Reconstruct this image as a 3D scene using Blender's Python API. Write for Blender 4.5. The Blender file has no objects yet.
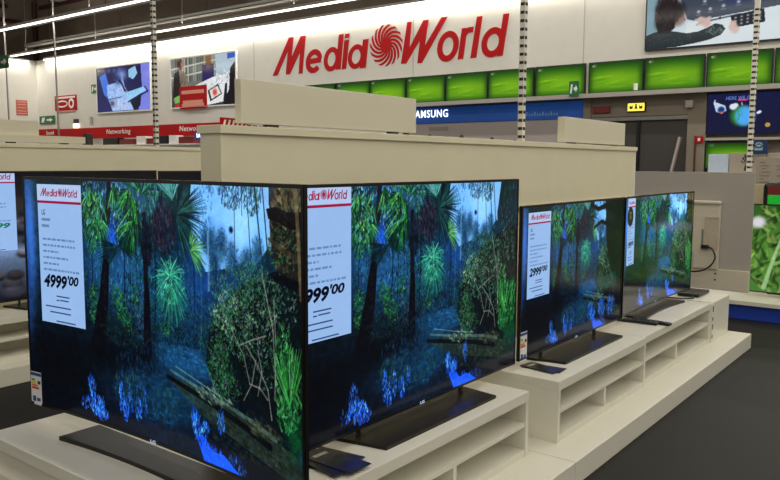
import bpy, bmesh, math, random
import numpy as np
from mathutils import Matrix, Vector
PI = math.pi
SC = bpy.context.scene
COL = SC.collection
random.seed(4)

# ------------------------------------------------------------------ materials
MATS = {}
def lin(c):
    c = c / 255.
    return c / 12.92 if c <= .04045 else ((c + .055) / 1.055) ** 2.4
def rgb(r, g, b): return (lin(r), lin(g), lin(b), 1.)
def mat(name, col, rough=.5, metal=0., spec=.5, vary=.04, scale=30., emit=0., bump=0., alpha=1., trans=0., coat=0., lit=False):
    """Procedural material: a base colour with a fine noise variation and optional bump."""
    if name in MATS: return MATS[name]
    m = bpy.data.materials.new(name); m.use_nodes = True; MATS[name] = m
    nt = m.node_tree; b = nt.nodes['Principled BSDF']
    b.inputs['Roughness'].default_value = rough; b.inputs['Metallic'].default_value = metal
    b.inputs['Specular IOR Level'].default_value = spec
    b.inputs['Transmission Weight'].default_value = trans; b.inputs['Alpha'].default_value = alpha
    b.inputs['Coat Weight'].default_value = coat
    tc = nt.nodes.new('ShaderNodeTexCoord'); nz = nt.nodes.new('ShaderNodeTexNoise')
    nz.inputs['Scale'].default_value = scale; nz.inputs['Detail'].default_value = 3
    nt.links.new(tc.outputs['Object'], nz.inputs['Vector'])
    rp = nt.nodes.new('ShaderNodeValToRGB')
    rp.color_ramp.elements[0].position = .3; rp.color_ramp.elements[1].position = .7
    rp.color_ramp.elements[0].color = tuple(max(0, c * (1 - vary)) for c in col[:3]) + (1,)
    rp.color_ramp.elements[1].color = tuple(min(1, c * (1 + vary)) for c in col[:3]) + (1,)
    nt.links.new(nz.outputs['Fac'], rp.inputs['Fac']); nt.links.new(rp.outputs['Color'], b.inputs['Base Color'])
    if lit: nt.links.remove(b.inputs['Base Color'].links[0]); b.inputs['Base Color'].default_value = (.02, .02, .02, 1)
    if emit:
        nt.links.new(rp.outputs['Color'], b.inputs['Emission Color']); b.inputs['Emission Strength'].default_value = emit
    if bump:
        bp = nt.nodes.new('ShaderNodeBump'); bp.inputs['Strength'].default_value = bump; bp.inputs['Distance'].default_value = .002
        nt.links.new(nz.outputs['Fac'], bp.inputs['Height']); nt.links.new(bp.outputs['Normal'], b.inputs['Normal'])
    return m
def screen_mat(name, strength=1., spec=.25, rough=.12, lift=0.):
    """A lit display: dark glass whose emission is the picture stored on the mesh."""
    if name in MATS: return MATS[name]
    m = bpy.data.materials.new(name); m.use_nodes = True; MATS[name] = m
    nt = m.node_tree; b = nt.nodes['Principled BSDF']
    b.inputs['Base Color'].default_value = (.004, .004, .005, 1); b.inputs['Roughness'].default_value = rough
    b.inputs['Specular IOR Level'].default_value = spec
    at = nt.nodes.new('ShaderNodeAttribute'); at.attribute_name = 'picture'
    nt.links.new(at.outputs['Color'], b.inputs['Emission Color']); b.inputs['Emission Strength'].default_value = strength
    return m

# ------------------------------------------------------------------ mesh helpers
class MB:
    def __init__(s): s.bm = bmesh.new()
    def box(s, x0, x1, y0, y1, z0, z1, bev=0., rot=None, at=None):
        t = bmesh.new(); bmesh.ops.create_cube(t, size=1.)
        bmesh.ops.scale(t, vec=(abs(x1 - x0), abs(y1 - y0), abs(z1 - z0)), verts=t.verts)
        if bev: bmesh.ops.bevel(t, geom=list(t.edges), offset=bev, segments=2, affect='EDGES', profile=.5)
        c = Vector(((x0 + x1) / 2, (y0 + y1) / 2, (z0 + z1) / 2))
        M = Matrix.Translation(c)
        if rot is not None: M = M @ rot
        if at is not None: M = at @ M
        bmesh.ops.transform(t, matrix=M, verts=t.verts)
        s.add(t); return s
    def add(s, t):
        me = bpy.data.meshes.new('tmp'); t.to_mesh(me); t.free(); s.bm.from_mesh(me); bpy.data.meshes.remove(me)
    def prism(s, poly, y0, y1, fn=None):
        """A flat outline in (x, z) given a thickness from y0 (front) to y1 (back)."""
        bm = s.bm; f = fn or (lambda x: 0.)
        fr = [bm.verts.new((x, y0 + f(x), z)) for x, z in poly]
        try:
            bm.faces.new(fr)
            if abs(y1 - y0) > 1e-6:
                bk = [bm.verts.new((x, y1 + f(x), z)) for x, z in poly]
                bm.faces.new(bk[::-1]); n = len(poly)
                for i in range(n): bm.faces.new((fr[i], bk[i], bk[(i + 1) % n], fr[(i + 1) % n]))
        except ValueError: pass
        return s
    def ring(s, cx, cz, rx, rz, w, y0, y1, shear=0., a0=0., a1=360., n=40):
        """A flat ring (or arc of one) in (x, z) with a thickness."""
        closed = abs(a1 - a0) >= 360
        k = n if closed else n + 1
        L = []
        for i in range(k):
            a = math.radians(a0 + (a1 - a0) * i / n); c, d = math.cos(a), math.sin(a)
            q = []
            for kx, kz in ((rx, rz), (rx - w, rz - w)):
                for y in (y0, y1): q.append(s.bm.verts.new((cx + kx * c + shear * kz * d, y, cz + kz * d)))
            L.append(q)
        for i in range(n):
            p, q = L[i], L[(i + 1) % k]
            for a, b in ((0, 2), (2, 3), (3, 1), (1, 0)): s.bm.faces.new((p[a], p[b], q[b], q[a]))
        if not closed:
            for p in (L[0], L[-1]): s.bm.faces.new((p[0], p[1], p[3], p[2]))
        return s
    def tube(s, pts, r, n=8, cap=True):
        pts = [Vector(p) for p in pts]; prev = None; rings = []
        for i, p in enumerate(pts):
            d = (pts[min(i + 1, len(pts) - 1)] - pts[max(i - 1, 0)]).normalized()
            u = d.orthogonal().normalized() if prev is None else (prev - d * prev.dot(d)).normalized()
            prev = u; w = d.cross(u)
            rings.append([s.bm.verts.new(p + (u * math.cos(2 * PI * k / n) + w * math.sin(2 * PI * k / n)) * r) for k in range(n)])
        for a, b in zip(rings, rings[1:]):
            for k in range(n): s.bm.faces.new((a[k], a[(k + 1) % n], b[(k + 1) % n], b[k]))
        if cap: s.bm.faces.new(rings[0][::-1]); s.bm.faces.new(rings[-1])
        return s
    def disc(s, cx, cz, r, y0, y1, n=32, fn=None):
        return s.prism([(cx + r * math.cos(2 * PI * k / n), cz + r * math.sin(2 * PI * k / n)) for k in range(n)], y0, y1, fn)
    def warp(s, f):
        for v in s.bm.verts: v.co = f(v.co)
        return s
    def mesh(s, name):
        bmesh.ops.recalc_face_normals(s.bm, faces=s.bm.faces)
        me = bpy.data.meshes.new(name); s.bm.to_mesh(me); s.bm.free(); return me

def obj(name, mb, material, parent=None, loc=None, rotz=0., label=None):
    me = mb.mesh(name) if isinstance(mb, MB) else mb
    if not me.materials: me.materials.append(material)
    o = bpy.data.objects.new(name, me); COL.objects.link(o)
    if parent is not None: o.parent = parent
    if loc is not None: o.location = loc
    o.rotation_euler.z = rotz
    if label: o['label'] = label
    return o
def thing(name, label, cat, loc=(0, 0, 0), rotz=0., group=None):
    o = bpy.data.objects.new(name, None); COL.objects.link(o); o.empty_display_size = .1
    o.location = loc; o.rotation_euler.z = rotz
    o['label'] = label; o['category'] = cat
    if group: o['group'] = group
    return o
def tag(o, label, cat, group=None):
    o['label'] = label; o['category'] = cat
    if group: o['group'] = group
    return o
def struct(name, mb, m):
    o = obj(name, mb, m); o['kind'] = 'structure'; return o
def copy_tree(o, parent=None):
    c = o.copy(); COL.objects.link(c)
    if parent is not None: c.parent = parent
    for ch in list(o.children): copy_tree(ch, c)
    return c
def text_mesh(txt, w, h, bold=.02, shear=0., depth=0., x=0., z=0., y=0., fn=None, sp=1.):
    """Lettering scaled so that its ink is w wide and h high, centred on (x, z), reading along +x and facing -y."""
    cu = bpy.data.curves.new('text', 'FONT'); cu.body = txt; cu.size = 1.; cu.offset = bold; cu.shear = shear; cu.resolution_u = 3; cu.space_character = sp
    o = bpy.data.objects.new('text', cu); COL.objects.link(o)
    bpy.context.view_layer.update()
    me = bpy.data.meshes.new_from_object(o.evaluated_get(bpy.context.evaluated_depsgraph_get()))
    bpy.data.objects.remove(o); bpy.data.curves.remove(cu)
    V = [v.co for v in me.vertices]
    x0, x1 = min(v.x for v in V), max(v.x for v in V); z0, z1 = min(v.y for v in V), max(v.y for v in V)
    mb = MB(); mb.bm.from_mesh(me); bpy.data.meshes.remove(me)
    def f(c):
        X = x + (c.x - (x0 + x1) / 2) / (x1 - x0) * w; Z = z + (c.y - (z0 + z1) / 2) / (z1 - z0) * h
        return Vector((X, y + (fn(X) if fn else 0), Z))
    mb.warp(f)
    if depth:
        r = bmesh.ops.extrude_face_region(mb.bm, geom=list(mb.bm.faces))
        bmesh.ops.translate(mb.bm, vec=(0, depth, 0), verts=[g for g in r['geom'] if isinstance(g, bmesh.types.BMVert)])
    return mb
def picture_mesh(pic, w, h, z0, y=0., fn=None, cols=None, rws=None, x0=None):
    """A display surface w by h standing on height z0, its picture kept as a colour at every point."""
    Hh, Ww = pic.shape[:2]; nx, nz = cols or Ww, rws or Hh
    if x0 is None: x0 = -w / 2
    U = np.linspace(0, 1, nx); V = np.linspace(0, 1, nz)
    xs = x0 + U * w; zs = z0 + h * (1 - V)
    ys = np.array([y + (fn(a) if fn else 0.) for a in xs])
    co = np.empty((nz, nx, 3), np.float32); co[..., 0] = xs[None]; co[..., 1] = ys[None]; co[..., 2] = zs[:, None]
    me = bpy.data.meshes.new('picture')
    k = np.arange(nz * nx).reshape(nz, nx)
    q = np.stack([k[1:, :-1], k[1:, 1:], k[:-1, 1:], k[:-1, :-1]], -1).reshape(-1)
    nq = (nz - 1) * (nx - 1)
    me.vertices.add(nz * nx); me.loops.add(nq * 4); me.polygons.add(nq)
    me.vertices.foreach_set('co', co.reshape(-1)); me.loops.foreach_set('vertex_index', q.astype(np.int32))
    me.polygons.foreach_set('loop_start', (np.arange(nq) * 4).astype(np.int32))
    me.update(calc_edges=True)
    me.polygons.foreach_set('use_smooth', np.ones(nq, bool))
    iu = np.clip((U * Ww).astype(int), 0, Ww - 1); iv = np.clip((V * Hh).astype(int), 0, Hh - 1)
    # area average when the grid is coarser than the painting
    if nx < Ww: 
        e = np.linspace(0, Ww, nx + 1).astype(int); p = np.add.reduceat(pic, e[:-1], 1) / np.maximum(1, np.diff(e))[None, :, None]
    else: p = pic[:, iu]
    if nz < Hh:
        e = np.linspace(0, Hh, nz + 1).astype(int); p = np.add.reduceat(p, e[:-1], 0) / np.maximum(1, np.diff(e))[:, None, None]
    else: p = p[iv]
    c = np.clip(p / 255., 0, 1); c = np.where(c <= .04045, c / 12.92, ((c + .055) / 1.055) ** 2.4)
    out = np.ones((nz * nx, 4), np.float32); out[:, :3] = c.reshape(-1, 3)
    at = me.attributes.new('picture', 'FLOAT_COLOR', 'POINT'); at.data.foreach_set('color', out.reshape(-1))
    me.validate()
    return me

# ------------------------------------------------------------------ pictures on the screens
class Canvas:
    """A picture shown on a screen, painted stroke by stroke (colours 0-255, u to the right, v downwards)."""
    def __init__(s, W, H, rows, seed=1):
        s.W, s.H = W, H
        v = (np.arange(H) + .5) / H
        ks = [r[0] for r in rows]
        s.a = np.stack([np.repeat(np.interp(v, ks, [r[1][c] for r in rows])[:, None], W, 1) for c in range(3)], -1)
        s.r = np.random.RandomState(seed)
    def box(s, x0, x1, y0, y1):
        x0 = max(0, int(math.floor(x0))); y0 = max(0, int(math.floor(y0)))
        x1 = min(s.W, int(math.ceil(x1)) + 1); y1 = min(s.H, int(math.ceil(y1)) + 1)
        if x1 <= x0 or y1 <= y0: return None
        gx = np.arange(x0, x1)[None, :] + .5; gy = np.arange(y0, y1)[:, None] + .5
        return (slice(y0, y1), slice(x0, x1)), gx, gy
    def mix(s, sl, al, col):
        al = al[..., None]
        s.a[sl] = s.a[sl] * (1 - al) + np.array(col, float) * al
    def blob(s, u, v, ru, rv, col, al=1., p=2.):
        cx, cy, rx, ry = u * s.W, v * s.H, ru * s.W, rv * s.H
        b = s.box(cx - 2 * rx, cx + 2 * rx, cy - 2 * ry, cy + 2 * ry)
        if b is None: return
        sl, gx, gy = b
        d = np.sqrt(((gx - cx) / rx) ** 2 + ((gy - cy) / ry) ** 2)
        s.mix(sl, al * np.exp(-(d ** p)), col)
    def poly(s, pts, col, al=1.):
        X = [q[0] * s.W for q in pts]; Y = [q[1] * s.H for q in pts]
        b = s.box(min(X), max(X), min(Y), max(Y))
        if b is None: return
        sl, gx, gy = b
        ins = np.zeros((gy.shape[0], gx.shape[1]), bool)
        n = len(X); j = n - 1
        for i in range(n):
            if Y[i] != Y[j]:
                c = ((Y[i] > gy) != (Y[j] > gy)) & (gx < (X[j] - X[i]) * (gy - Y[i]) / (Y[j] - Y[i]) + X[i])
                ins ^= c
            j = i
        s.mix(sl, ins * al, col)
    def stroke(s, pts, w0, w1, col, al=1.):
        n = len(pts) - 1
        for i in range(n):
            ax, ay = pts[i][0] * s.W, pts[i][1] * s.H
            bx, by = pts[i + 1][0] * s.W, pts[i + 1][1] * s.H
            ra = max(.35, .5 * s.H * (w0 + (w1 - w0) * i / n)); rb = max(.35, .5 * s.H * (w0 + (w1 - w0) * (i + 1) / n))
            R = max(ra, rb) + 1
            b = s.box(min(ax, bx) - R, max(ax, bx) + R, min(ay, by) - R, max(ay, by) + R)
            if b is None: continue
            sl, gx, gy = b
            dx, dy = bx - ax, by - ay; L = dx * dx + dy * dy + 1e-9
            t = np.clip(((gx - ax) * dx + (gy - ay) * dy) / L, 0, 1)
            d = np.hypot(gx - ax - t * dx, gy - ay - t * dy)
            s.mix(sl, al * np.clip(ra + (rb - ra) * t - d + .5, 0, 1), col)
    def pick(s, cols):
        c = np.array(cols[s.r.randint(len(cols))], float)
        return c * s.r.uniform(.75, 1.2)
    def fan(s, u, v, R, a0, a1, n, cols, w=.012, droop=.0):
        asp = s.H / s.W
        for i in range(n):
            a = math.radians(a0 + (a1 - a0) * (i + s.r.uniform(0, .8)) / n)
            r = R * s.r.uniform(.7, 1.05)
            p = [(u, v)]
            for t in (.35, .7, 1.):
                p.append((u + math.cos(a) * r * t * asp, v - math.sin(a) * r * t + droop * R * t * t))
            s.stroke(p[1:] if s.r.rand() < .5 else p, w, w * .2, s.pick(cols), .9)
    def leaves(s, u, v, ru, rv, n, size, cols, ang=(0, 180), al=.85):
        asp = s.H / s.W
        for i in range(n):
            t = s.r.uniform(0, 6.283); q = math.sqrt(s.r.uniform(0, 1))
            x, y = u + ru * q * math.cos(t), v + rv * q * math.sin(t)
            a = math.radians(s.r.uniform(*ang)); L = size * s.r.uniform(.4, 1.3)
            s.stroke([(x, y), (x + math.cos(a) * L * asp, y - math.sin(a) * L)], size * .35, size * .1, s.pick(cols), al * s.r.uniform(.5, 1))
    def streaks(s, u0, u1, v0, v1, n, cols, L, w, al=.8, wob=.01):
        for i in range(n):
            x, y = s.r.uniform(u0, u1), s.r.uniform(v0, v1); l = L * s.r.uniform(.3, 1.2)
            p = [(x + s.r.uniform(-wob, wob), y + l * k / 4.) for k in range(5)]
            s.stroke(p, w * s.r.uniform(.5, 1.3), w * .4, s.pick(cols), al * s.r.uniform(.4, 1))
    def grain(s, amp, gy, gx):
        """Patchy light and dark at one scale."""
        g = s.r.rand(gy + 2, gx + 2)
        y = np.linspace(0, gy, s.H); x = np.linspace(0, gx, s.W); yi = y.astype(int); xi = x.astype(int); fy = (y - yi)[:, None]; fx = (x - xi)[None]
        q = (g[yi][:, xi] * (1 - fy) + g[yi + 1][:, xi] * fy) * (1 - fx) + (g[yi][:, xi + 1] * (1 - fy) + g[yi + 1][:, xi + 1] * fy) * fx
        s.a *= (1 + amp * 2 * (q - .5) * np.clip(1.15 - s.a.max(-1) / 170., .1, 1))[..., None]
    def curve(s, g, k):
        s.a = np.clip(255 * k * (np.clip(s.a, 0, 255) / 255) ** g, 0, 255)
    def noise(s, amp):
        s.a *= 1 + amp * (s.r.rand(s.H, s.W, 1) - .5)

def jungle_base(trunk=True):
    """A palm forest over a dark river with a fallen log, as shown on the big sets."""
    c = Canvas(680, 400, [(0, (12, 40, 44)), (0.25, (12, 42, 58)), (0.45, (11, 38, 58)), (0.6, (8, 24, 36)), (0.72, (6, 16, 28)), (1, (7, 13, 26))], 7)
    c.blob(0.017, 0.2002, 0.022, 0.26, (58, 104, 178), 0.9)  # bluish screen reflection along the left edge, painted into the picture
    c.blob(0.0003, 0.4924, 0.02, 0.2, (30, 60, 110), 0.7)  # lower part of the painted left-edge reflection
    c.blob(0.2953, 0.2994, 0.05, 0.12, (34, 84, 140), 0.8)
    c.blob(0.4041, 0.3847, 0.07, 0.12, (38, 98, 152), 0.9)
    c.blob(0.536, 0.4391, 0.09, 0.12, (16, 70, 96), 0.9)
    c.blob(0.681, 0.356, 0.08, 0.13, (24, 70, 130), 0.95)
    c.blob(0.7754, 0.3387, 0.07, 0.12, (18, 54, 110), 0.9)
    c.blob(0.6055, 0.5938, 0.09, 0.07, (18, 66, 104), 0.9)
    c.blob(0.6219, 0.6645, 0.1, 0.07, (20, 70, 112), 0.95)
    c.blob(0.5451, 0.8232, 0.14, 0.1, (10, 40, 68), 0.9)
    c.blob(0.3941, 0.0701, 0.06, 0.1, (52, 112, 168), 0.7)
    c.blob(0.5015, 0.0453, 0.05, 0.08, (56, 110, 160), 0.6)
    c.poly([(0.6611, -0.0229), (0.9343, -0.0306), (0.9152, 0.1191), (0.9026, 0.1945), (0.8654, 0.2588), (0.8281, 0.2514), (0.7828, 0.2788), (0.7026, 0.3058), (0.6697, 0.2322), (0.6444, 0.1095)], (116, 176, 244))
    c.blob(0.8237, 0.1115, 0.05, 0.12, (150, 202, 252), 0.7)
    c.leaves(0.33, 0.12, 0.12, 0.16, 240, 0.022, [(84, 150, 214), (60, 120, 190), (130, 190, 236), (40, 90, 150)], (70, 110), 0.75)
    c.leaves(0.42, 0.36, 0.16, 0.1, 260, 0.02, [(50, 104, 170), (36, 84, 150), (90, 150, 206)], (70, 110), 0.6)
    c.leaves(0.6968, 0.0702, 0.03, 0.14, 150, 0.014, [(60, 120, 190), (44, 92, 150), (30, 70, 110), (70, 130, 170)], (50, 130), 0.75)
    c.leaves(0.7932, 0.0269, 0.045, 0.055, 260, 0.016, [(50, 84, 90), (86, 120, 124), (30, 60, 76), (24, 56, 96)], (60, 120))
    c.leaves(0.8558, 0.0334, 0.03, 0.07, 190, 0.016, [(50, 90, 60), (70, 110, 84), (18, 44, 60), (40, 80, 110)], (60, 120))
    c.leaves(0.7414, 0.009, 0.03, 0.03, 50, 0.016, [(60, 100, 130), (40, 80, 110)], (60, 120), 0.7)
    c.stroke([(0.7995, 0.0332), (0.7993, 0.2557)], 0.0035, 0.0035, (22, 40, 64))
    c.stroke([(0.8404, 0.031), (0.85, 0.248)], 0.004, 0.004, (22, 40, 64))
    c.stroke([(0.8626, -0.0156), (0.8839, 0.2428)], 0.007, 0.007, (22, 40, 64))
    c.stroke([(0.8868, -0.0101), (0.9022, 0.2269)], 0.006, 0.006, (22, 40, 64))
    c.stroke([(0.8219, 0.0122), (0.8239, 0.0982)], 0.003, 0.003, (22, 40, 64))
    c.stroke([(0.8928, -0.0103), (0.9085, 0.1937)], 0.018, 0.014, (132, 166, 206), 0.8)
    c.blob(0.7881, 0.1485, 0.007, 0.012, (20, 30, 50), 1, 4)
    c.blob(0.7047, 0.1923, 0.016, 0.05, (20, 56, 92), 0.8, 3)
    c.leaves(0.7047, 0.1923, 0.022, 0.05, 110, 0.011, [(34, 84, 104), (50, 110, 116), (16, 46, 76), (64, 114, 84), (24, 70, 120)])
    c.blob(0.7277, 0.2245, 0.016, 0.08, (20, 56, 92), 0.8, 3)
    c.leaves(0.7277, 0.2245, 0.022, 0.08, 110, 0.011, [(34, 84, 104), (50, 110, 116), (16, 46, 76), (64, 114, 84), (24, 70, 120)])
    c.blob(0.7579, 0.2067, 0.016, 0.06, (20, 56, 92), 0.8, 3)
    c.leaves(0.7579, 0.2067, 0.022, 0.06, 110, 0.011, [(34, 84, 104), (50, 110, 116), (16, 46, 76), (64, 114, 84), (24, 70, 120)])
    c.blob(0.7898, 0.2504, 0.016, 0.06, (20, 56, 92), 0.8, 3)
    c.leaves(0.7898, 0.2504, 0.022, 0.06, 110, 0.011, [(34, 84, 104), (50, 110, 116), (16, 46, 76), (64, 114, 84), (24, 70, 120)])
    c.blob(0.8343, 0.2571, 0.016, 0.05, (20, 56, 92), 0.8, 3)
    c.leaves(0.8343, 0.2571, 0.022, 0.05, 110, 0.011, [(34, 84, 104), (50, 110, 116), (16, 46, 76), (64, 114, 84), (24, 70, 120)])
    c.blob(0.8719, 0.2249, 0.016, 0.06, (20, 56, 92), 0.8, 3)
    c.leaves(0.8719, 0.2249, 0.022, 0.06, 110, 0.011, [(34, 84, 104), (50, 110, 116), (16, 46, 76), (64, 114, 84), (24, 70, 120)])
    c.blob(0.7331, 0.2938, 0.016, 0.08, (20, 56, 92), 0.8, 3)
    c.leaves(0.7331, 0.2938, 0.022, 0.08, 110, 0.011, [(34, 84, 104), (50, 110, 116), (16, 46, 76), (64, 114, 84), (24, 70, 120)])
    c.blob(0.8462, 0.302, 0.016, 0.08, (20, 56, 92), 0.8, 3)
    c.leaves(0.8462, 0.302, 0.022, 0.08, 110, 0.011, [(34, 84, 104), (50, 110, 116), (16, 46, 76), (64, 114, 84), (24, 70, 120)])
    c.blob(0.8081, 0.3155, 0.016, 0.07, (20, 56, 92), 0.8, 3)
    c.leaves(0.8081, 0.3155, 0.022, 0.07, 110, 0.011, [(34, 84, 104), (50, 110, 116), (16, 46, 76), (64, 114, 84), (24, 70, 120)])
    c.stroke([(0.712, 0.1634), (0.7116, 0.3682)], 0.01, 0.012, (120, 160, 190), 0.5)
    c.leaves(0.55, 0.47, 0.16, 0.17, 900, 0.013, [(20, 66, 110), (14, 50, 92), (34, 90, 124), (24, 80, 86), (40, 110, 130), (10, 34, 64)], (60, 120), 0.6)
    c.leaves(0.5369, 0.4007, 0.13, 0.18, 1100, 0.012, [(22, 90, 92), (30, 110, 80), (16, 64, 94), (54, 130, 104), (64, 110, 150), (10, 40, 56)], (20, 160), 0.65)
    c.leaves(0.2877, 0.4034, 0.06, 0.16, 420, 0.013, [(22, 90, 92), (30, 110, 70), (16, 64, 104), (64, 120, 160), (10, 40, 56)], (20, 160), 0.6)
    c.stroke([(0.4061, 0.1868), (0.4044, 0.3747), (0.3947, 0.5671)], 0.008, 0.008, (10, 26, 40), 0.8)
    c.stroke([(0.4271, 0.2629), (0.4264, 0.4207), (0.4178, 0.582)], 0.006, 0.006, (12, 40, 56), 0.8)
    c.stroke([(0.5241, 0.1753), (0.5225, 0.3842), (0.5132, 0.5984)], 0.01, 0.01, (10, 24, 40), 0.8)
    c.stroke([(0.5637, 0.2086), (0.5628, 0.396), (0.5545, 0.588)], 0.007, 0.007, (12, 34, 54), 0.8)
    c.stroke([(0.6075, 0.1853), (0.6065, 0.3879), (0.5982, 0.5957)], 0.009, 0.009, (12, 34, 60), 0.8)
    c.stroke([(0.6347, 0.2367), (0.6345, 0.4103), (0.6271, 0.588)], 0.006, 0.006, (14, 50, 84), 0.8)
    c.stroke([(0.6618, 0.2763), (0.6621, 0.4357), (0.6553, 0.599)], 0.009, 0.009, (12, 36, 70), 0.8)
    c.stroke([(0.6857, 0.2942), (0.6863, 0.4415), (0.6799, 0.5922)], 0.006, 0.006, (40, 96, 140), 0.8)
    c.stroke([(0.737, 0.2652), (0.7383, 0.3842), (0.7328, 0.5059)], 0.007, 0.007, (14, 40, 80), 0.8)
    c.stroke([(0.7701, 0.2602), (0.7721, 0.3427), (0.7674, 0.4272)], 0.006, 0.006, (60, 110, 150), 0.8)
    c.stroke([(0.2777, 0.2194), (0.2758, 0.3949), (0.2655, 0.5745)], 0.007, 0.007, (12, 36, 50), 0.8)
    c.stroke([(0.3055, 0.2369), (0.3034, 0.4216), (0.293, 0.6105)], 0.006, 0.006, (30, 80, 110), 0.8)
    c.leaves(0.5, 0.56, 0.24, 0.12, 420, 0.012, [(10, 30, 46), (8, 22, 34), (24, 70, 60), (40, 96, 70)], (30, 150), 0.7)
    c.leaves(0.4402, 0.4775, 0.14, 0.13, 700, 0.015, [(6, 20, 30), (10, 34, 40), (12, 50, 44), (30, 84, 60), (8, 26, 44)], (20, 160), 0.75)
    c.leaves(0.6436, 0.4838, 0.1, 0.1, 500, 0.014, [(8, 26, 48), (12, 46, 70), (20, 70, 70), (40, 96, 90), (8, 22, 40)], (20, 160), 0.75)
    c.leaves(0.5879, 0.5719, 0.11, 0.04, 260, 0.016, [(5, 14, 24), (8, 24, 34), (14, 44, 50)], (20, 160), 0.8)
    c.stroke([(0.3534, -0.0067), (0.3436, 0.1727), (0.3297, 0.356), (0.3128, 0.6269)], 0.026, 0.05, (18, 18, 28))
    c.fan(0.3197, 0.0502, 0.15, 165, 300, 40, [(18, 76, 38), (32, 110, 52), (12, 52, 42), (92, 176, 96), (6, 30, 32), (8, 40, 40)], 0.007, 0.22)
    c.fan(0.2759, 0.036, 0.12, 200, 340, 34, [(18, 76, 38), (32, 110, 52), (12, 52, 42), (92, 176, 96), (6, 30, 32), (8, 40, 40)], 0.007, 0.22)
    c.fan(0.3047, 0.1396, 0.14, 200, 350, 36, [(18, 76, 38), (32, 110, 52), (12, 52, 42), (92, 176, 96), (6, 30, 32), (8, 40, 40)], 0.007, 0.22)
    c.fan(0.3725, 0.0084, 0.11, 220, 330, 26, [(18, 76, 38), (32, 110, 52), (12, 52, 42), (92, 176, 96), (6, 30, 32), (8, 40, 40)], 0.007, 0.22)
    c.leaves(0.2791, 0.1783, 0.035, 0.12, 200, 0.024, [(16, 64, 50), (34, 104, 60), (10, 40, 40), (60, 150, 70)], (40, 120))
    c.blob(0.358, 0.2193, 0.016, 0.05, (32, 92, 220), 0.85)
    c.leaves(0.3581, 0.2153, 0.02, 0.06, 60, 0.014, [(50, 120, 230), (20, 60, 160)], (60, 120), 0.7)
    c.fan(0.3846, 0.2522, 0.13, -25, 60, 30, [(8, 36, 50), (12, 52, 62), (6, 26, 38)], 0.009, 0.1)
    c.fan(0.3843, 0.2602, 0.15, 160, 230, 30, [(10, 42, 56), (16, 58, 64), (6, 26, 38)], 0.008, 0.1)
    c.fan(0.4594, 0.0741, 0.18, 160, 285, 50, [(18, 80, 36), (38, 118, 48), (10, 48, 38), (104, 182, 96), (6, 30, 28), (8, 36, 38)], 0.007, 0.22)
    c.fan(0.4339, 0.0294, 0.12, 170, 300, 30, [(18, 80, 36), (38, 118, 48), (10, 48, 38), (104, 182, 96), (6, 30, 28), (8, 36, 38)], 0.007, 0.22)
    c.fan(0.4457, 0.152, 0.13, 180, 280, 30, [(18, 80, 36), (38, 118, 48), (10, 48, 38), (104, 182, 96), (6, 30, 28), (8, 36, 38)], 0.007, 0.22)
    c.fan(0.4754, 0.0428, 0.17, 0, 150, 40, [(14, 66, 50), (30, 96, 60), (10, 40, 42), (60, 130, 110)], 0.008, 0.2)
    c.stroke([(0.4845, 0.122), (0.4846, 0.2558), (0.487, 0.4486), (0.4833, 0.5863)], 0.026, 0.032, (15, 17, 28))
    c.stroke([(0.5475, -0.0198), (0.5477, 0.1171)], 0.026, 0.026, (14, 26, 42))
    c.leaves(0.5196, 0.063, 0.03, 0.12, 220, 0.02, [(14, 60, 56), (40, 100, 80), (80, 140, 150), (10, 34, 44)], (60, 120))
    c.leaves(0.5535, 0.1799, 0.045, 0.09, 300, 0.026, [(46, 36, 56), (28, 24, 40), (66, 54, 70), (16, 18, 34), (20, 40, 60)], (70, 120))
    c.fan(0.6021, 0.1092, 0.18, -75, 110, 80, [(12, 40, 52), (20, 60, 64), (40, 90, 74), (8, 26, 40)], 0.008, 0.05)
    c.fan(0.5889, 0.0591, 0.15, 55, 150, 50, [(60, 130, 120), (30, 90, 80), (120, 180, 190)], 0.005, 0.1)
    c.fan(0.6488, 0.2349, 0.1, -60, 90, 40, [(50, 120, 70), (30, 80, 70), (110, 170, 100)], 0.007, 0.2)
    c.leaves(0.4926, 0.2395, 0.02, 0.08, 110, 0.03, [(14, 16, 30), (26, 28, 44), (10, 30, 46)], (75, 110))
    c.fan(0.5751, 0.3413, 0.11, 0, 360, 70, [(30, 120, 104), (60, 170, 130), (24, 90, 84), (120, 220, 180)], 0.005, 0.25)
    c.fan(0.5815, 0.3776, 0.12, 190, 350, 40, [(20, 96, 92), (50, 140, 110)], 0.005, 0.3)
    c.leaves(0.578, 0.3707, 0.05, 0.08, 160, 0.012, [(60, 170, 140), (24, 90, 90), (100, 200, 160)], (30, 150), 0.7)
    c.leaves(0.2774, 0.4675, 0.018, 0.045, 110, 0.014, [(26, 96, 40), (50, 134, 52), (14, 66, 40), (100, 176, 84), (10, 46, 44), (12, 50, 60)], (0, 180), 0.7)
    c.leaves(0.2788, 0.5466, 0.02, 0.045, 120, 0.014, [(26, 96, 40), (50, 134, 52), (14, 66, 40), (100, 176, 84), (10, 46, 44), (12, 50, 60)], (0, 180), 0.7)
    c.leaves(0.3886, 0.5078, 0.022, 0.06, 170, 0.014, [(26, 96, 40), (50, 134, 52), (14, 66, 40), (100, 176, 84), (10, 46, 44), (12, 50, 60)], (0, 180), 0.7)
    c.leaves(0.3706, 0.4507, 0.018, 0.04, 90, 0.014, [(26, 96, 40), (50, 134, 52), (14, 66, 40), (100, 176, 84), (10, 46, 44), (12, 50, 60)], (0, 180), 0.7)
    c.leaves(0.4374, 0.4424, 0.014, 0.04, 70, 0.014, [(26, 96, 40), (50, 134, 52), (14, 66, 40), (100, 176, 84), (10, 46, 44), (12, 50, 60)], (0, 180), 0.7)
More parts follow.
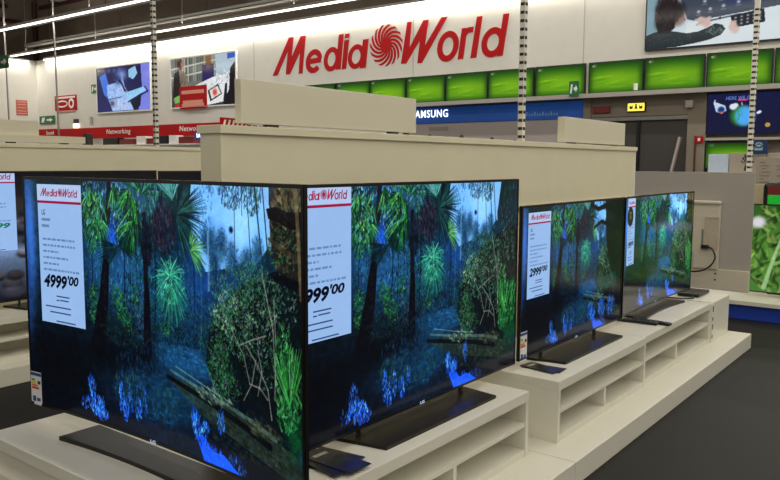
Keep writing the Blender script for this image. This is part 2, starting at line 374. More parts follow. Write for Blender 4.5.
    c.leaves(0.5554, 0.5495, 0.02, 0.03, 60, 0.014, [(26, 96, 40), (50, 134, 52), (14, 66, 40), (100, 176, 84), (10, 46, 44), (12, 50, 60)], (0, 180), 0.7)
    c.leaves(0.4109, 0.5514, 0.02, 0.04, 90, 0.014, [(26, 96, 40), (50, 134, 52), (14, 66, 40), (100, 176, 84), (10, 46, 44), (12, 50, 60)], (0, 180), 0.7)
    c.leaves(0.4659, 0.5234, 0.035, 0.1, 170, 0.014, [(70, 90, 130), (40, 56, 90), (110, 124, 160), (20, 30, 50)], (40, 140), 0.6)
    c.stroke([(0.3304, 0.3356), (0.3176, 0.4809), (0.2868, 0.675)], 0.045, 0.085, (9, 11, 19))
    c.stroke([(0.488, 0.4096), (0.4855, 0.6448)], 0.034, 0.055, (9, 11, 22))
    c.leaves(0.3189, 0.4395, 0.02, 0.12, 60, 0.014, [(30, 34, 50), (16, 20, 34)], (60, 120), 0.6)
    c.blob(0.1144, 0.7918, 0.15, 0.16, (4, 7, 13), 0.97, 3)
    c.blob(0.091, 1.06, 0.13, 0.16, (5, 8, 16), 0.9, 3)
    c.blob(0.1336, 0.5143, 0.09, 0.16, (8, 16, 28), 0.9, 3)
    c.blob(0.3342, 0.7173, 0.09, 0.06, (4, 8, 15), 0.9, 3)
    c.blob(0.4539, 0.6771, 0.06, 0.045, (5, 11, 20), 0.85, 3)
    c.leaves(0.3976, 0.6029, 0.1, 0.05, 320, 0.014, [(10, 28, 34), (16, 44, 40), (5, 12, 20), (24, 56, 60)])
    c.poly([(0.523, 0.6582), (0.5981, 0.5995), (0.7246, 0.5869), (0.81, 0.632), (0.7632, 0.6897), (0.5738, 0.7054)], (22, 72, 110), 0.55)
    c.leaves(0.6258, 0.6521, 0.08, 0.05, 180, 0.022, [(34, 96, 140), (48, 116, 160), (16, 54, 90)], (-14, 2), 0.5)
    c.leaves(0.52, 0.73, 0.16, 0.1, 420, 0.02, [(14, 56, 94), (9, 40, 72), (28, 80, 116)], (80, 100), 0.5)
    c.blob(0.4881, 0.8345, 0.17, 0.1, (14, 52, 80), 0.6, 3)
    c.blob(0.6233, 0.766, 0.1, 0.1, (16, 58, 84), 0.6, 3)
    c.blob(0.5601, 0.9745, 0.16, 0.06, (16, 34, 56), 0.6, 3)
    c.leaves(0.4884, 0.8224, 0.16, 0.1, 260, 0.03, [(20, 70, 100), (10, 36, 60), (26, 80, 110)], (-8, 4), 0.35)
    c.poly([(0.5584, 0.7333), (0.6242, 0.7241), (0.7217, 0.7545), (0.8463, 0.8001), (1.003, 0.8593), (1.002, 0.9579), (0.9315, 0.9337), (0.8064, 0.8871), (0.6719, 0.8241)], (40, 54, 44), 0.7)
    c.leaves(0.8393, 0.8449, 0.15, 0.09, 700, 0.016, [(70, 78, 48), (40, 54, 42), (84, 86, 58), (24, 40, 38), (30, 60, 50)], (-42, -20), 0.45)
    c.stroke([(0.5586, 0.7255), (0.6731, 0.7641), (0.7945, 0.8066), (0.9018, 0.8558)], 0.018, 0.026, (8, 14, 19))
    c.stroke([(0.5703, 0.6988), (0.6596, 0.7313), (0.7487, 0.7594), (0.84, 0.7887), (0.9204, 0.8238)], 0.01, 0.018, (96, 124, 112), 0.6)
    c.leaves(0.7252, 0.7459, 0.07, 0.03, 120, 0.02, [(120, 150, 126), (60, 80, 72), (30, 52, 52), (140, 164, 140)], (-42, -28), 0.7)
    c.stroke([(0.5891, 0.6779), (0.6913, 0.7209), (0.7756, 0.7496)], 0.004, 0.004, (136, 164, 140), 0.6)
    c.leaves(0.8777, 0.8011, 0.06, 0.03, 120, 0.02, [(60, 66, 46), (30, 40, 34), (80, 84, 60)], (-42, -28), 0.7)
    c.poly([(0.7814, 0.3756), (0.8207, 0.3268), (0.8834, 0.2888), (1.006, 0.2235), (1.003, 0.8266), (0.9446, 0.8133), (0.8782, 0.7598), (0.7956, 0.7282), (0.7226, 0.7032), (0.6965, 0.6313), (0.7086, 0.53), (0.7342, 0.4275)], (8, 17, 21), 0.93)
    c.leaves(0.7877, 0.3881, 0.05, 0.06, 260, 0.012, [(50, 104, 60), (80, 130, 92), (24, 64, 48), (120, 156, 136), (16, 40, 38), (40, 120, 60), (100, 124, 130)], (10, 170), 0.75)
    c.leaves(0.753, 0.5009, 0.045, 0.09, 330, 0.012, [(50, 104, 60), (80, 130, 92), (24, 64, 48), (120, 156, 136), (16, 40, 38), (40, 120, 60), (100, 124, 130)], (10, 170), 0.75)
    c.leaves(0.8121, 0.4859, 0.05, 0.1, 280, 0.012, [(50, 104, 60), (80, 130, 92), (24, 64, 48), (120, 156, 136), (16, 40, 38), (40, 120, 60), (100, 124, 130)], (10, 170), 0.75)
    c.leaves(0.7372, 0.6407, 0.035, 0.08, 260, 0.012, [(50, 104, 60), (80, 130, 92), (24, 64, 48), (120, 156, 136), (16, 40, 38), (40, 120, 60), (100, 124, 130)], (10, 170), 0.75)
    c.leaves(0.8825, 0.3681, 0.06, 0.1, 330, 0.012, [(50, 104, 60), (80, 130, 92), (24, 64, 48), (120, 156, 136), (16, 40, 38), (40, 120, 60), (100, 124, 130)], (10, 170), 0.75)
    c.leaves(0.9513, 0.3533, 0.04, 0.1, 160, 0.012, [(50, 104, 60), (80, 130, 92), (24, 64, 48), (120, 156, 136), (16, 40, 38), (40, 120, 60), (100, 124, 130)], (10, 170), 0.75)
    c.leaves(0.8807, 0.5352, 0.08, 0.14, 330, 0.012, [(50, 104, 60), (80, 130, 92), (24, 64, 48), (120, 156, 136), (16, 40, 38), (40, 120, 60), (100, 124, 130)], (10, 170), 0.75)
    c.leaves(0.7762, 0.7067, 0.04, 0.05, 120, 0.012, [(50, 104, 60), (80, 130, 92), (24, 64, 48), (120, 156, 136), (16, 40, 38), (40, 120, 60), (100, 124, 130)], (10, 170), 0.75)
    c.leaves(0.8526, 0.2942, 0.05, 0.05, 150, 0.012, [(50, 104, 60), (80, 130, 92), (24, 64, 48), (120, 156, 136), (16, 40, 38), (40, 120, 60), (100, 124, 130)], (10, 170), 0.75)
    c.leaves(0.7547, 0.3949, 0.05, 0.09, 240, 0.016, [(30, 76, 60), (50, 110, 80), (16, 50, 60), (90, 130, 110)], (20, 160), 0.7)
    c.leaves(0.7045, 0.5672, 0.03, 0.09, 130, 0.014, [(20, 60, 54), (40, 96, 64), (10, 34, 44)], (40, 140), 0.7)
    c.leaves(0.8303, 0.3183, 0.08, 0.06, 260, 0.015, [(24, 66, 60), (44, 100, 70), (14, 44, 60), (80, 124, 100)], (20, 160), 0.7)
    c.leaves(0.7673, 0.4342, 0.045, 0.07, 130, 0.012, [(130, 160, 130), (160, 180, 170), (90, 150, 80)], (20, 160), 0.8)
    c.leaves(0.8631, 0.4459, 0.06, 0.09, 130, 0.011, [(120, 150, 120), (150, 170, 160), (80, 140, 70)], (20, 160), 0.8)
    c.leaves(0.8862, 0.594, 0.06, 0.12, 240, 0.012, [(6, 10, 14), (14, 24, 24), (30, 44, 40)], (20, 160), 0.8)
    c.leaves(0.7505, 0.6509, 0.04, 0.1, 170, 0.018, [(30, 90, 44), (50, 120, 64), (14, 50, 40)], (50, 130), 0.7)
    if trunk:
        c.poly([(0.9049, -0.0298), (1.008, -0.0328), (1.006, 0.3415), (0.9315, 0.2674), (0.9088, 0.1679)], (30, 28, 26), 0.9)
        c.leaves(0.9595, 0.0461, 0.04, 0.1, 230, 0.034, [(96, 84, 58), (56, 50, 40), (124, 114, 88), (28, 26, 24), (46, 72, 52)], (60, 140))
        c.leaves(0.9497, 0.1881, 0.05, 0.08, 220, 0.018, [(36, 70, 44), (60, 52, 42), (20, 28, 28), (50, 110, 64), (100, 90, 60)])
        c.poly([(0.8979, 0.0694), (0.9276, 0.0609), (0.9564, 0.0743), (1.004, 0.0735), (1.004, 0.1316), (0.9675, 0.1295), (0.9271, 0.1084), (0.9035, 0.101)], (17, 13, 17))
        c.leaves(0.9533, 0.1059, 0.03, 0.03, 50, 0.02, [(17, 13, 17), (30, 24, 24)], (-30, 10))
        c.poly([(0.9136, 0.2802), (0.949, 0.2771), (1.003, 0.2922), (1.003, 0.3296), (0.9603, 0.3132), (0.9194, 0.3018)], (10, 12, 19))
        c.stroke([(0.9088, 0.1679), (0.9496, 0.2008), (1.003, 0.224)], 0.016, 0.02, (60, 48, 38), 0.7)
        c.stroke([(0.9827, -0.0198), (0.99, 0.1455), (0.9971, 0.3434)], 0.018, 0.014, (104, 92, 68), 0.7)
    c.stroke([(0.8835, 0.2855), (0.8978, 0.3648), (0.9149, 0.4594), (0.9222, 0.6389), (0.9308, 0.679)], 0.005, 0.005, (140, 140, 130), 0.7)
    c.stroke([(0.8114, 0.5379), (0.8499, 0.5101), (0.8935, 0.4849)], 0.005, 0.005, (140, 140, 130), 0.7)
    c.stroke([(0.8306, 0.5325), (0.8676, 0.5932), (0.8977, 0.6642), (0.9089, 0.7611)], 0.0045, 0.0045, (140, 140, 130), 0.7)
    c.stroke([(0.8416, 0.6632), (0.873, 0.6661), (0.8973, 0.6981)], 0.005, 0.005, (140, 140, 130), 0.7)
    c.stroke([(0.8216, 0.7258), (0.848, 0.6611), (0.8616, 0.5747)], 0.004, 0.004, (140, 140, 130), 0.7)
    c.stroke([(0.9188, 0.3603), (0.9233, 0.5228), (0.9187, 0.6902)], 0.0045, 0.0045, (140, 140, 130), 0.7)
    c.stroke([(0.8683, 0.5388), (0.8798, 0.6096), (0.8664, 0.6958)], 0.004, 0.004, (140, 140, 130), 0.7)
    c.stroke([(0.7861, 0.4925), (0.8237, 0.5723), (0.8416, 0.6632)], 0.004, 0.004, (140, 140, 130), 0.7)
    c.leaves(0.9635, 0.6472, 0.04, 0.13, 420, 0.026, [(18, 70, 34), (34, 108, 46), (10, 46, 28), (84, 160, 90), (6, 26, 18), (8, 34, 24)], (60, 140), 0.8)
    c.leaves(0.944, 0.5232, 0.024, 0.09, 160, 0.018, [(40, 130, 50), (20, 80, 40), (100, 176, 116), (10, 40, 26)], (40, 140), 0.8)
    c.fan(0.9632, 0.6997, 0.2, 62, 128, 24, [(22, 84, 38), (40, 124, 50), (90, 170, 100)], 0.005, -0.02)
    c.leaves(0.954, 0.7429, 0.03, 0.05, 150, 0.02, [(24, 96, 40), (12, 56, 32), (90, 170, 110)], (30, 150), 0.8)
    c.blob(0.9828, 0.7964, 0.03, 0.07, (8, 78, 40), 0.75)
    c.blob(0.9997, 0.8606, 0.012, 0.03, (20, 80, 110), 0.6)
    c.leaves(0.2702, 0.9222, 0.036, 0.03, 110, 0.017, [(50, 124, 255), (26, 90, 240), (100, 180, 255), (16, 60, 190), (70, 150, 250), (20, 70, 150)], (65, 115), 0.9)
    c.leaves(0.2594, 0.8739, 0.018, 0.05, 60, 0.017, [(50, 124, 255), (26, 90, 240), (100, 180, 255), (16, 60, 190), (70, 150, 250), (20, 70, 150)], (65, 115), 0.7)
    c.leaves(0.2895, 0.9631, 0.034, 0.03, 120, 0.017, [(50, 124, 255), (26, 90, 240), (100, 180, 255), (16, 60, 190), (70, 150, 250), (20, 70, 150)], (65, 115), 1)
    c.leaves(0.2363, 0.9417, 0.03, 0.03, 40, 0.017, [(50, 124, 255), (26, 90, 240), (100, 180, 255), (16, 60, 190), (70, 150, 250), (20, 70, 150)], (65, 115), 0.7)
    c.leaves(0.2564, 0.8405, 0.014, 0.03, 20, 0.017, [(50, 124, 255), (26, 90, 240), (100, 180, 255), (16, 60, 190), (70, 150, 250), (20, 70, 150)], (65, 115), 0.6)
    c.leaves(0.3776, 0.8707, 0.01, 0.07, 70, 0.017, [(50, 124, 255), (26, 90, 240), (100, 180, 255), (16, 60, 190), (70, 150, 250), (20, 70, 150)], (65, 115), 0.9)
    c.leaves(0.3922, 0.9156, 0.012, 0.05, 60, 0.017, [(50, 124, 255), (26, 90, 240), (100, 180, 255), (16, 60, 190), (70, 150, 250), (20, 70, 150)], (65, 115), 0.9)
    c.leaves(0.4132, 0.8756, 0.01, 0.06, 50, 0.017, [(50, 124, 255), (26, 90, 240), (100, 180, 255), (16, 60, 190), (70, 150, 250), (20, 70, 150)], (65, 115), 0.7)
    c.leaves(0.4439, 0.8978, 0.014, 0.045, 60, 0.017, [(50, 124, 255), (26, 90, 240), (100, 180, 255), (16, 60, 190), (70, 150, 250), (20, 70, 150)], (65, 115), 0.8)
    c.leaves(0.472, 0.8639, 0.01, 0.05, 24, 0.017, [(50, 124, 255), (26, 90, 240), (100, 180, 255), (16, 60, 190), (70, 150, 250), (20, 70, 150)], (65, 115), 0.5)
    c.leaves(0.6568, 0.8749, 0.014, 0.06, 90, 0.017, [(50, 124, 255), (26, 90, 240), (100, 180, 255), (16, 60, 190), (70, 150, 250), (20, 70, 150)], (65, 115), 0.8)
    c.leaves(0.6846, 0.894, 0.018, 0.04, 70, 0.017, [(50, 124, 255), (26, 90, 240), (100, 180, 255), (16, 60, 190), (70, 150, 250), (20, 70, 150)], (65, 115), 0.9)
    c.leaves(0.744, 0.8409, 0.012, 0.05, 50, 0.017, [(50, 124, 255), (26, 90, 240), (100, 180, 255), (16, 60, 190), (70, 150, 250), (20, 70, 150)], (65, 115), 0.6)
    c.leaves(0.7919, 0.9869, 0.04, 0.04, 90, 0.017, [(50, 124, 255), (26, 90, 240), (100, 180, 255), (16, 60, 190), (70, 150, 250), (20, 70, 150)], (65, 115), 0.5)
    c.poly([(0.6594, 0.9191), (0.6774, 0.9044), (0.6946, 0.9198), (0.7147, 0.9559), (0.7523, 0.9505), (0.7919, 0.9869), (0.8242, 1.014), (0.7442, 1.031), (0.6894, 1.012)], (24, 94, 252), 0.95)
    c.leaves(0.7178, 0.9769, 0.04, 0.04, 110, 0.015, [(24, 96, 255), (40, 120, 255), (16, 70, 220)], (65, 115), 0.8)
    c.leaves(0.4109, 0.819, 0.06, 0.07, 130, 0.017, [(30, 90, 44), (40, 110, 60), (16, 56, 60), (40, 80, 140), (70, 110, 140)], (75, 105), 0.55)
    c.leaves(0.5443, 0.8548, 0.05, 0.08, 150, 0.017, [(24, 74, 50), (40, 100, 60), (16, 60, 90), (40, 90, 140)], (75, 105), 0.55)
    c.leaves(0.409, 0.8852, 0.04, 0.07, 70, 0.016, [(6, 14, 30), (10, 26, 56)], (70, 110), 0.8)
    c.leaves(0.6846, 0.894, 0.04, 0.06, 50, 0.016, [(8, 24, 50), (12, 36, 60)], (70, 110), 0.8)
    c.leaves(0.2786, 0.9195, 0.045, 0.09, 90, 0.014, [(4, 8, 18), (8, 18, 44)], (60, 120), 0.8)
    c.blob(0.0195, 0.2442, 0.02, 0.22, (58, 108, 186), 0.8)  # left-edge screen reflection, painted again over the dark patches
    c.blob(0.0028, 0.5371, 0.014, 0.16, (30, 60, 120), 0.6)  # fainter lower end of that painted reflection
    c.leaves(0.29, 0.0961, 0.04, 0.14, 90, 0.02, [(120, 190, 220), (90, 170, 120), (150, 210, 120), (80, 150, 200)], (40, 120), 0.7)
    c.leaves(0.424, 0.1072, 0.06, 0.14, 90, 0.018, [(110, 180, 210), (90, 170, 120), (130, 200, 120)], (40, 120), 0.6)
    c.grain(0.3, 60, 90)
    c.grain(0.2, 160, 220)
    c.noise(0.1)
    c.curve(1.14, 1.16)
    return c
def jungle(): return jungle_base().a
def jungle_earlier():
    """The same scene panned a little to the right, before the dry trunk comes into view."""
    c = jungle_base(False); k = 22
    c.a[:, :-k] = c.a[:, k:].copy()
    c.leaves(.95, .2, .05, .25, 160, .02, [(40, 80, 60), (24, 60, 70), (70, 110, 110), (16, 36, 40)], (60, 120), .8)
    c.leaves(.93, .5, .07, .3, 200, .016, [(50, 104, 60), (24, 64, 48), (16, 40, 38), (80, 120, 90)], (20, 160), .7)
    return c.a
def jungle_late():
    c = jungle_base()
    c.poly([(0.78, 0), (1.01, 0), (1.01, 0.9), (0.93, 0.86), (0.9, 0.6), (0.84, 0.5), (0.8, 0.3)], (8, 10, 14), 0.92)
    c.leaves(0.9, 0.3, 0.09, 0.3, 320, 0.02, [(14, 24, 22), (24, 40, 34), (8, 14, 18)])
    c.stroke([(0.62, 0.02), (0.7, 0.06), (0.78, 0.04), (0.9, 0.1)], 0.03, 0.05, (10, 14, 20))
    c.stroke([(0.66, 0.2), (0.74, 0.16), (0.84, 0.2)], 0.02, 0.04, (10, 14, 20))
    c.stroke([(0.74, 0.3), (0.82, 0.44), (0.93, 0.6)], 0.012, 0.02, (16, 30, 30))
    c.poly([(0.7, 0.6), (0.92, 0.59), (0.95, 0.72), (0.76, 0.7)], (24, 70, 60), 0.6)
    c.leaves(0.82, 0.65, 0.12, 0.05, 120, 0.02, [(40, 110, 90), (16, 56, 60), (70, 140, 110)], (-10, 10), 0.6)
    c.leaves(0.65, 0.86, 0.04, 0.08, 90, 0.02, [(40, 110, 255), (20, 80, 240), (60, 150, 250)], (70, 110), 0.9)
    c.leaves(0.77, 0.86, 0.04, 0.08, 140, 0.02, [(40, 110, 255), (20, 80, 240), (60, 150, 250)], (70, 110), 0.9)
    c.leaves(0.87, 0.86, 0.04, 0.08, 120, 0.02, [(40, 110, 255), (20, 80, 240), (60, 150, 250)], (70, 110), 0.9)
    c.leaves(0.6, 0.82, 0.07, 0.14, 150, 0.018, [(20, 80, 140), (30, 100, 130), (20, 90, 70)], (75, 105), 0.6)
    return c.a
def workshop():
    c = Canvas(160, 96, [(0, (32, 30, 74)), (.5, (30, 34, 80)), (1, (38, 38, 96))], 3)
    c.poly([(.84, 0), (1, 0), (1, 1), (.78, 1), (.86, .6)], (122, 130, 226))
    c.poly([(.06, .2), (.18, .12), (.26, .5), (.24, .72), (.14, .6)], (70, 120, 220))
    c.poly([(.2, .4), (.36, .36), (.5, .2), (.56, .6), (.7, .98), (.3, .98), (.22, .7)], (158, 196, 250))
    c.leaves(.45, .7, .2, .26, 160, .05, [(220, 230, 255), (170, 190, 250), (236, 214, 230)], (20, 160), .7)
    c.poly([(.54, .6), (.88, .5), (.95, .56), (.6, .78)], (150, 206, 250))
    c.stroke([(.6, .8), (.96, .6), (.9, .5)], .03, .03, (14, 18, 50))
    c.poly([(.62, .1), (.74, .04), (.78, .2), (.7, .32), (.62, .26)], (150, 200, 236))
    c.poly([(.66, .8), (.84, .66), (.82, .9), (.7, 1)], (14, 14, 40))
    c.blob(.48, .2, .1, .12, (150, 180, 240), .9); c.blob(.42, .3, .07, .1, (24, 34, 84), .9); c.stroke([(.44, .3), (.5, .42), (.54, .55)], .05, .05, (20, 30, 80))
    c.stroke([(.2, .72), (.48, .68)], .02, .02, (40, 60, 140))
    c.blob(.3, .82, .05, .07, (60, 50, 90), .9)
    for u in (.25, .35, .45): c.blob(u, .08, .03, .05, (90, 100, 180), .8)
    c.leaves(.4, .55, .2, .3, 120, .05, [(236, 240, 255), (110, 150, 230), (60, 90, 180), (40, 50, 110)], (40, 150), .5)
    c.leaves(.45, .9, .16, .08, 60, .05, [(200, 170, 190), (90, 70, 110), (236, 220, 230)], (60, 120), .7)
    c.leaves(.7, .64, .14, .08, 40, .03, [(200, 236, 250), (100, 160, 220)], (-10, 30), .6); c.noise(.15)
    return c.a

def library():
    c = Canvas(160, 100, [(0, (120, 126, 116)), (.55, (110, 112, 104)), (1, (60, 50, 48))], 5)
    for k in range(26):
        u = .02 + k * .029
        c.stroke([(u, .0), (u, .48)], .02, .02, c.pick([(60, 66, 60), (150, 154, 140), (90, 96, 88), (180, 180, 166)]))
    for v in (.16, .34): c.stroke([(0, v + .05), (.75, v - .06)], .03, .03, (196, 196, 184))
    c.poly([(.05, .3), (.15, .22), (.2, .8), (.02, .8)], (40, 34, 34)); c.poly([(.13, .2), (.24, .3), (.28, .56), (.16, .62)], (132, 118, 100))
    c.blob(.15, .12, .05, .1, (70, 46, 38), 1, 4); c.blob(.19, .12, .03, .07, (170, 124, 104), 1, 4)
    c.poly([(.5, .18), (.68, .18), (.68, .5), (.5, .52)], (44, 36, 92)); c.blob(.6, .08, .045, .09, (150, 96, 60), 1, 4)
    c.poly([(.7, 0), (1, 0), (1, .4), (.72, .42)], (176, 194, 206)); c.poly([(.88, 0), (1, 0), (1, .1), (.88, .12)], (50, 96, 190))
    c.poly([(.3, .62), (.66, .44), (.9, .4), (.96, .9), (.5, 1), (.3, .9)], (226, 230, 232))
    c.leaves(.82, .5, .12, .18, 60, .06, [(236, 240, 244), (196, 204, 214), (150, 160, 176)], (0, 180))
    c.poly([(.58, .7), (.74, .58), (.8, .78), (.62, .92)], (24, 24, 36)); c.poly([(.61, .7), (.73, .62), (.78, .77), (.64, .87)], (230, 220, 214)); c.blob(.69, .74, .035, .07, (200, 60, 50), .9, 4)
    c.poly([(.92, .3), (1, .16), (1, 1), (.8, 1), (.9, .7)], (28, 22, 28)); c.stroke([(.84, .9), (.86, .6)], .08, .05, (24, 26, 40))
    c.leaves(.2, .42, .07, .16, 50, .05, [(150, 138, 120), (96, 84, 74), (60, 54, 52)], (60, 120), .6); c.leaves(.6, .3, .08, .14, 40, .05, [(60, 50, 120), (30, 26, 70)], (60, 120), .6)
    c.leaves(.55, .62, .14, .08, 40, .05, [(150, 130, 110), (220, 224, 226), (180, 176, 170)], (-20, 20), .6); c.blob(.6, .2, .05, .1, (120, 76, 50), .7); c.noise(.15)
    c.poly([(.04, .8), (.18, .72), (.2, .86), (.06, .92)], (120, 180, 90)); c.poly([(.06, .94), (.2, .84), (.22, 1), (.04, 1)], (170, 50, 50))
    return c.a

def tablet_user():
    c = Canvas(240, 112, [(0, (150, 170, 182)), (.4, (196, 212, 220)), (1, (206, 220, 224))], 9)
    c.poly([(0, 0), (.12, 0), (.1, .7), (0, .8)], (128, 158, 170))
    c.poly([(.22, -.1), (1, -.1), (1, .4), (.36, .54), (.3, .5)], (60, 68, 84))
    c.poly([(.55, 0), (.8, 0), (.8, .28), (.57, .34)], (48, 62, 96))
    for u, v in [(.38, .38), (.46, .35), (.55, .32), (.65, .28), (.76, .24), (.42, .2), (.53, .16), (.64, .13), (.75, .1), (.86, .08)]:
        c.blob(u, v, .013, .03, (176, 186, 196), .9, 4); c.stroke([(u - .015, v + .06), (u + .015, v + .055)], .012, .012, (120, 130, 146))
    c.poly([(.3, .56), (1, .42), (1, .97), (.28, 1.01)], (214, 224, 228))
    # sleeve, hand, pen
    c.poly([(-.01, .74), (.06, .68), (.12, .66), (.22, .7), (.3, .75), (.38, .74), (.45, .68), (.5, .62), (.55, .66), (.57, .74), (.54, .84), (.46, .91), (.36, .95), (.22, .99), (-.01, 1.01)], (34, 44, 48))
    c.leaves(.18, .86, .18, .12, 150, .035, [(58, 72, 74), (22, 30, 34), (76, 88, 88)], (0, 180), .6)
    c.leaves(.5, .76, .06, .09, 70, .035, [(96, 124, 120), (40, 56, 58), (130, 150, 146)])
    # head seen from behind: face, then hair
    c.blob(.235, .46, .055, .15, (142, 116, 106), 1, 5); c.poly([(.27, .42), (.295, .5), (.27, .53)], (142, 116, 106))
    c.blob(.23, .3, .06, .16, (30, 23, 25), 1, 5)
    c.blob(.15, .3, .085, .34, (32, 24, 26), 1, 6); c.blob(.14, .5, .075, .2, (30, 23, 25), 1, 6)
    c.poly([(.07, .5), (.2, .46), (.215, .62), (.17, .72), (.09, .7)], (30, 23, 25))
    c.leaves(.15, .34, .09, .32, 110, .1, [(46, 34, 34), (24, 18, 20), (58, 44, 42)], (70, 110), .6)
    for q in [(.41, .56, .035, .08), (.44, .6, .03, .09), (.395, .52, .02, .05), (.455, .53, .02, .05)]: c.blob(*q, (206, 178, 168), 1, 5)
    c.stroke([(.37, .62), (.42, .55)], .03, .02, (196, 166, 156)); c.stroke([(.36, .52), (.4, .5)], .025, .02, (206, 178, 168))
    c.stroke([(.47, .56), (.66, .5)], .03, .03, (80, 90, 100)); c.blob(.53, .53, .008, .03, (40, 46, 54), .9, 5)
    c.poly([(.6, .52), (.82, .44), (.83, .68), (.62, .74)], (28, 30, 38))
    for i in range(5):
        for j in range(3): c.blob(.635 + .04 * i, .56 + .06 * j - .012 * i, .010, .02, (150, 156, 164), .9, 4)
    for q in [(.62, .66, .025, .06), (.635, .76, .03, .08), (.61, .72, .02, .06)]: c.blob(*q, (210, 182, 172), 1, 5)
    return c.a

def green_field():
    c = Canvas(96, 54, [(0, (20, 56, 8)), (.2, (42, 100, 8)), (.5, (96, 152, 14)), (.8, (92, 150, 16)), (1, (34, 82, 8))], 11)
    c.blob(.5, .55, .45, .3, (126, 182, 22), .8)
    for k in range(26):
        y = .42 + .5 * c.r.rand(); x = c.r.rand() * .8
        c.stroke([(x, y), (x + .25, y - .05 + .04 * c.r.rand())], .012, .004, c.pick([(70, 150, 10), (150, 216, 40), (90, 170, 14)]), .6)
    for u in (0, 1): c.blob(u, .5, .07, .8, (14, 52, 6), .7)
    c.blob(.1, .1, .045, .06, (96, 112, 88), .8, 4)
    return c.a

def outer_space():
    c = Canvas(176, 100, [(0, (16, 22, 62)), (1, (14, 18, 54))], 13)
    for k in range(40): c.blob(c.r.rand(), c.r.rand(), .004, .007, (90, 110, 170), .8)
    c.blob(.46, .56, .15, .26, (40, 120, 30), 1, 8); c.blob(.51, .57, .14, .25, (78, 172, 252), 1, 8)
    c.leaves(.42, .5, .06, .2, 20, .08, [(48, 140, 40), (60, 160, 50)], (60, 120), .6)
    for u, v, r in [(.34, .32, .04), (.38, .3, .04), (.35, .34, .05), (.7, .48, .025), (.68, .5, .022)]: c.blob(u, v, r, r * 1.5, (224, 232, 248), 1, 6)
    c.poly([(.08, .2), (.13, .22), (.24, .3), (.26, .42), (.2, .5), (.12, .44), (.1, .32)], (196, 214, 240)); c.blob(.19, .4, .05, .085, (24, 50, 120), 1, 6)
    c.stroke([(.17, .46), (.22, .46)], .03, .03, (200, 90, 60)); c.stroke([(.1, .16), (.09, .26)], .03, .02, (196, 214, 240))
    c.stroke([(.42, .17), (.52, .17)], .05, .05, (206, 60, 130)); c.stroke([(.47, .3), (.46, .24)], .02, .02, (200, 200, 220))
    c.blob(.81, .8, .035, .055, (214, 176, 70), 1, 6); c.blob(.81, .8, .012, .02, (130, 100, 40), .9, 6)
    return c.a

def river_stones(bright=1.):
    c = Canvas(200, 112, [(0, (16, 16, 20)), (.16, (24, 22, 26)), (.2, (40, 36, 36)), (.55, (58, 66, 76)), (.62, (120, 150, 196)), (.68, (90, 110, 140)), (1, (24, 28, 40))], 17)
    for k in range(70):
        u, v = c.r.rand(), .2 + .8 * c.r.rand(); w = .03 + .05 * v * c.r.rand()
        col = c.pick([(96, 96, 110), (60, 58, 66), (130, 140, 164), (44, 44, 54), (88, 76, 70)])
        c.blob(u, v + .02, w * 1.1, w * 1., (14, 14, 20), .9, 6); c.blob(u, v, w, w * .8, col, 1, 5); c.blob(u - w * .2, v - w * .3, w * .5, w * .3, col * 1.5, .6)
    for u, v, ru, rv, col in [(.84, .36, .05, .14, (150, 140, 132)), (.94, .4, .05, .12, (120, 110, 104)), (.7, .62, .09, .07, (130, 150, 190)), (.86, .66, .12, .06, (140, 166, 210)), (.86, .78, .14, .1, (70, 74, 92)), (.72, .92, .16, .12, (110, 130, 176)), (.93, .93, .11, .1, (90, 108, 150))]:
        c.blob(u, v + .02, ru * 1.05, rv * 1.05, (12, 12, 20), .9, 6); c.blob(u, v, ru, rv, col, 1, 5); c.blob(u - ru * .2, v - rv * .35, ru * .6, rv * .35, np.array(col) * 1.3, .6)
    c.noise(.15)
    return c.a * bright

def meadow():
    c = Canvas(200, 112, [(0, (44, 88, 30)), (.5, (84, 140, 50)), (1, (70, 120, 50))], 19)
    c.leaves(.5, .5, .6, .6, 520, .12, [(84, 130, 44), (52, 92, 30), (136, 172, 84), (28, 56, 20), (160, 180, 100), (20, 40, 16)], (20, 160), .8)
    for u in (.12, .3, .55, .8): c.stroke([(u, .95), (u + .05, .6), (u + .1, .3)], .05, .02, (168, 206, 150), .8)
    c.blob(.07, .2, .045, .07, (218, 214, 226), 1, 5); c.blob(.6, .3, .045, .07, (214, 210, 222), 1, 5)
    return c.a

# outlines of the straight letters of the shop name (metres on the wall)
LOGO_M = [(0.007, -0.003), (0.615, 0.918), (0.775, 0.916), (0.698, 0.414), (1.026, 0.908), (1.199, 0.908), (1.076, -0.006), (0.947, -0.01), (1.005, 0.534), (0.634, -0.001), (0.49, -0), (0.575, 0.59), (0.18, -0.001)]
LOGO_D = [(2.196, 0.007), (2.351, 0.008), (2.454, 0.83), (2.305, 0.825)]
LOGO_I = [(2.389, -0.003), (2.527, 0.003), (2.622, 0.678), (2.475, 0.673)]
LOGO_IDOT = [(2.485, 0.722), (2.627, 0.724), (2.637, 0.824), (2.501, 0.822)]
LOGO_A = [(2.959, -0.015), (3.142, -0.009), (3.226, 0.641), (3.06, 0.638)]
LOGO_W = [(4.173, -0.001), (4.343, 0.902), (4.463, 0.897), (4.404, 0.33), (4.786, 0.895), (4.92, 0.891), (4.828, 0.341), (5.262, 0.903), (5.413, 0.901), (4.751, -0.026), (4.628, -0.024), (4.696, 0.479), (4.319, -0.008)]
LOGO_R = [(5.691, -0.022), (5.83, -0.019), (5.922, 0.617), (5.789, 0.62)]
LOGO_RARM = [(5.856, 0.406), (5.945, 0.508), (6.06, 0.514), (6.078, 0.625), (5.943, 0.626), (5.878, 0.56)]
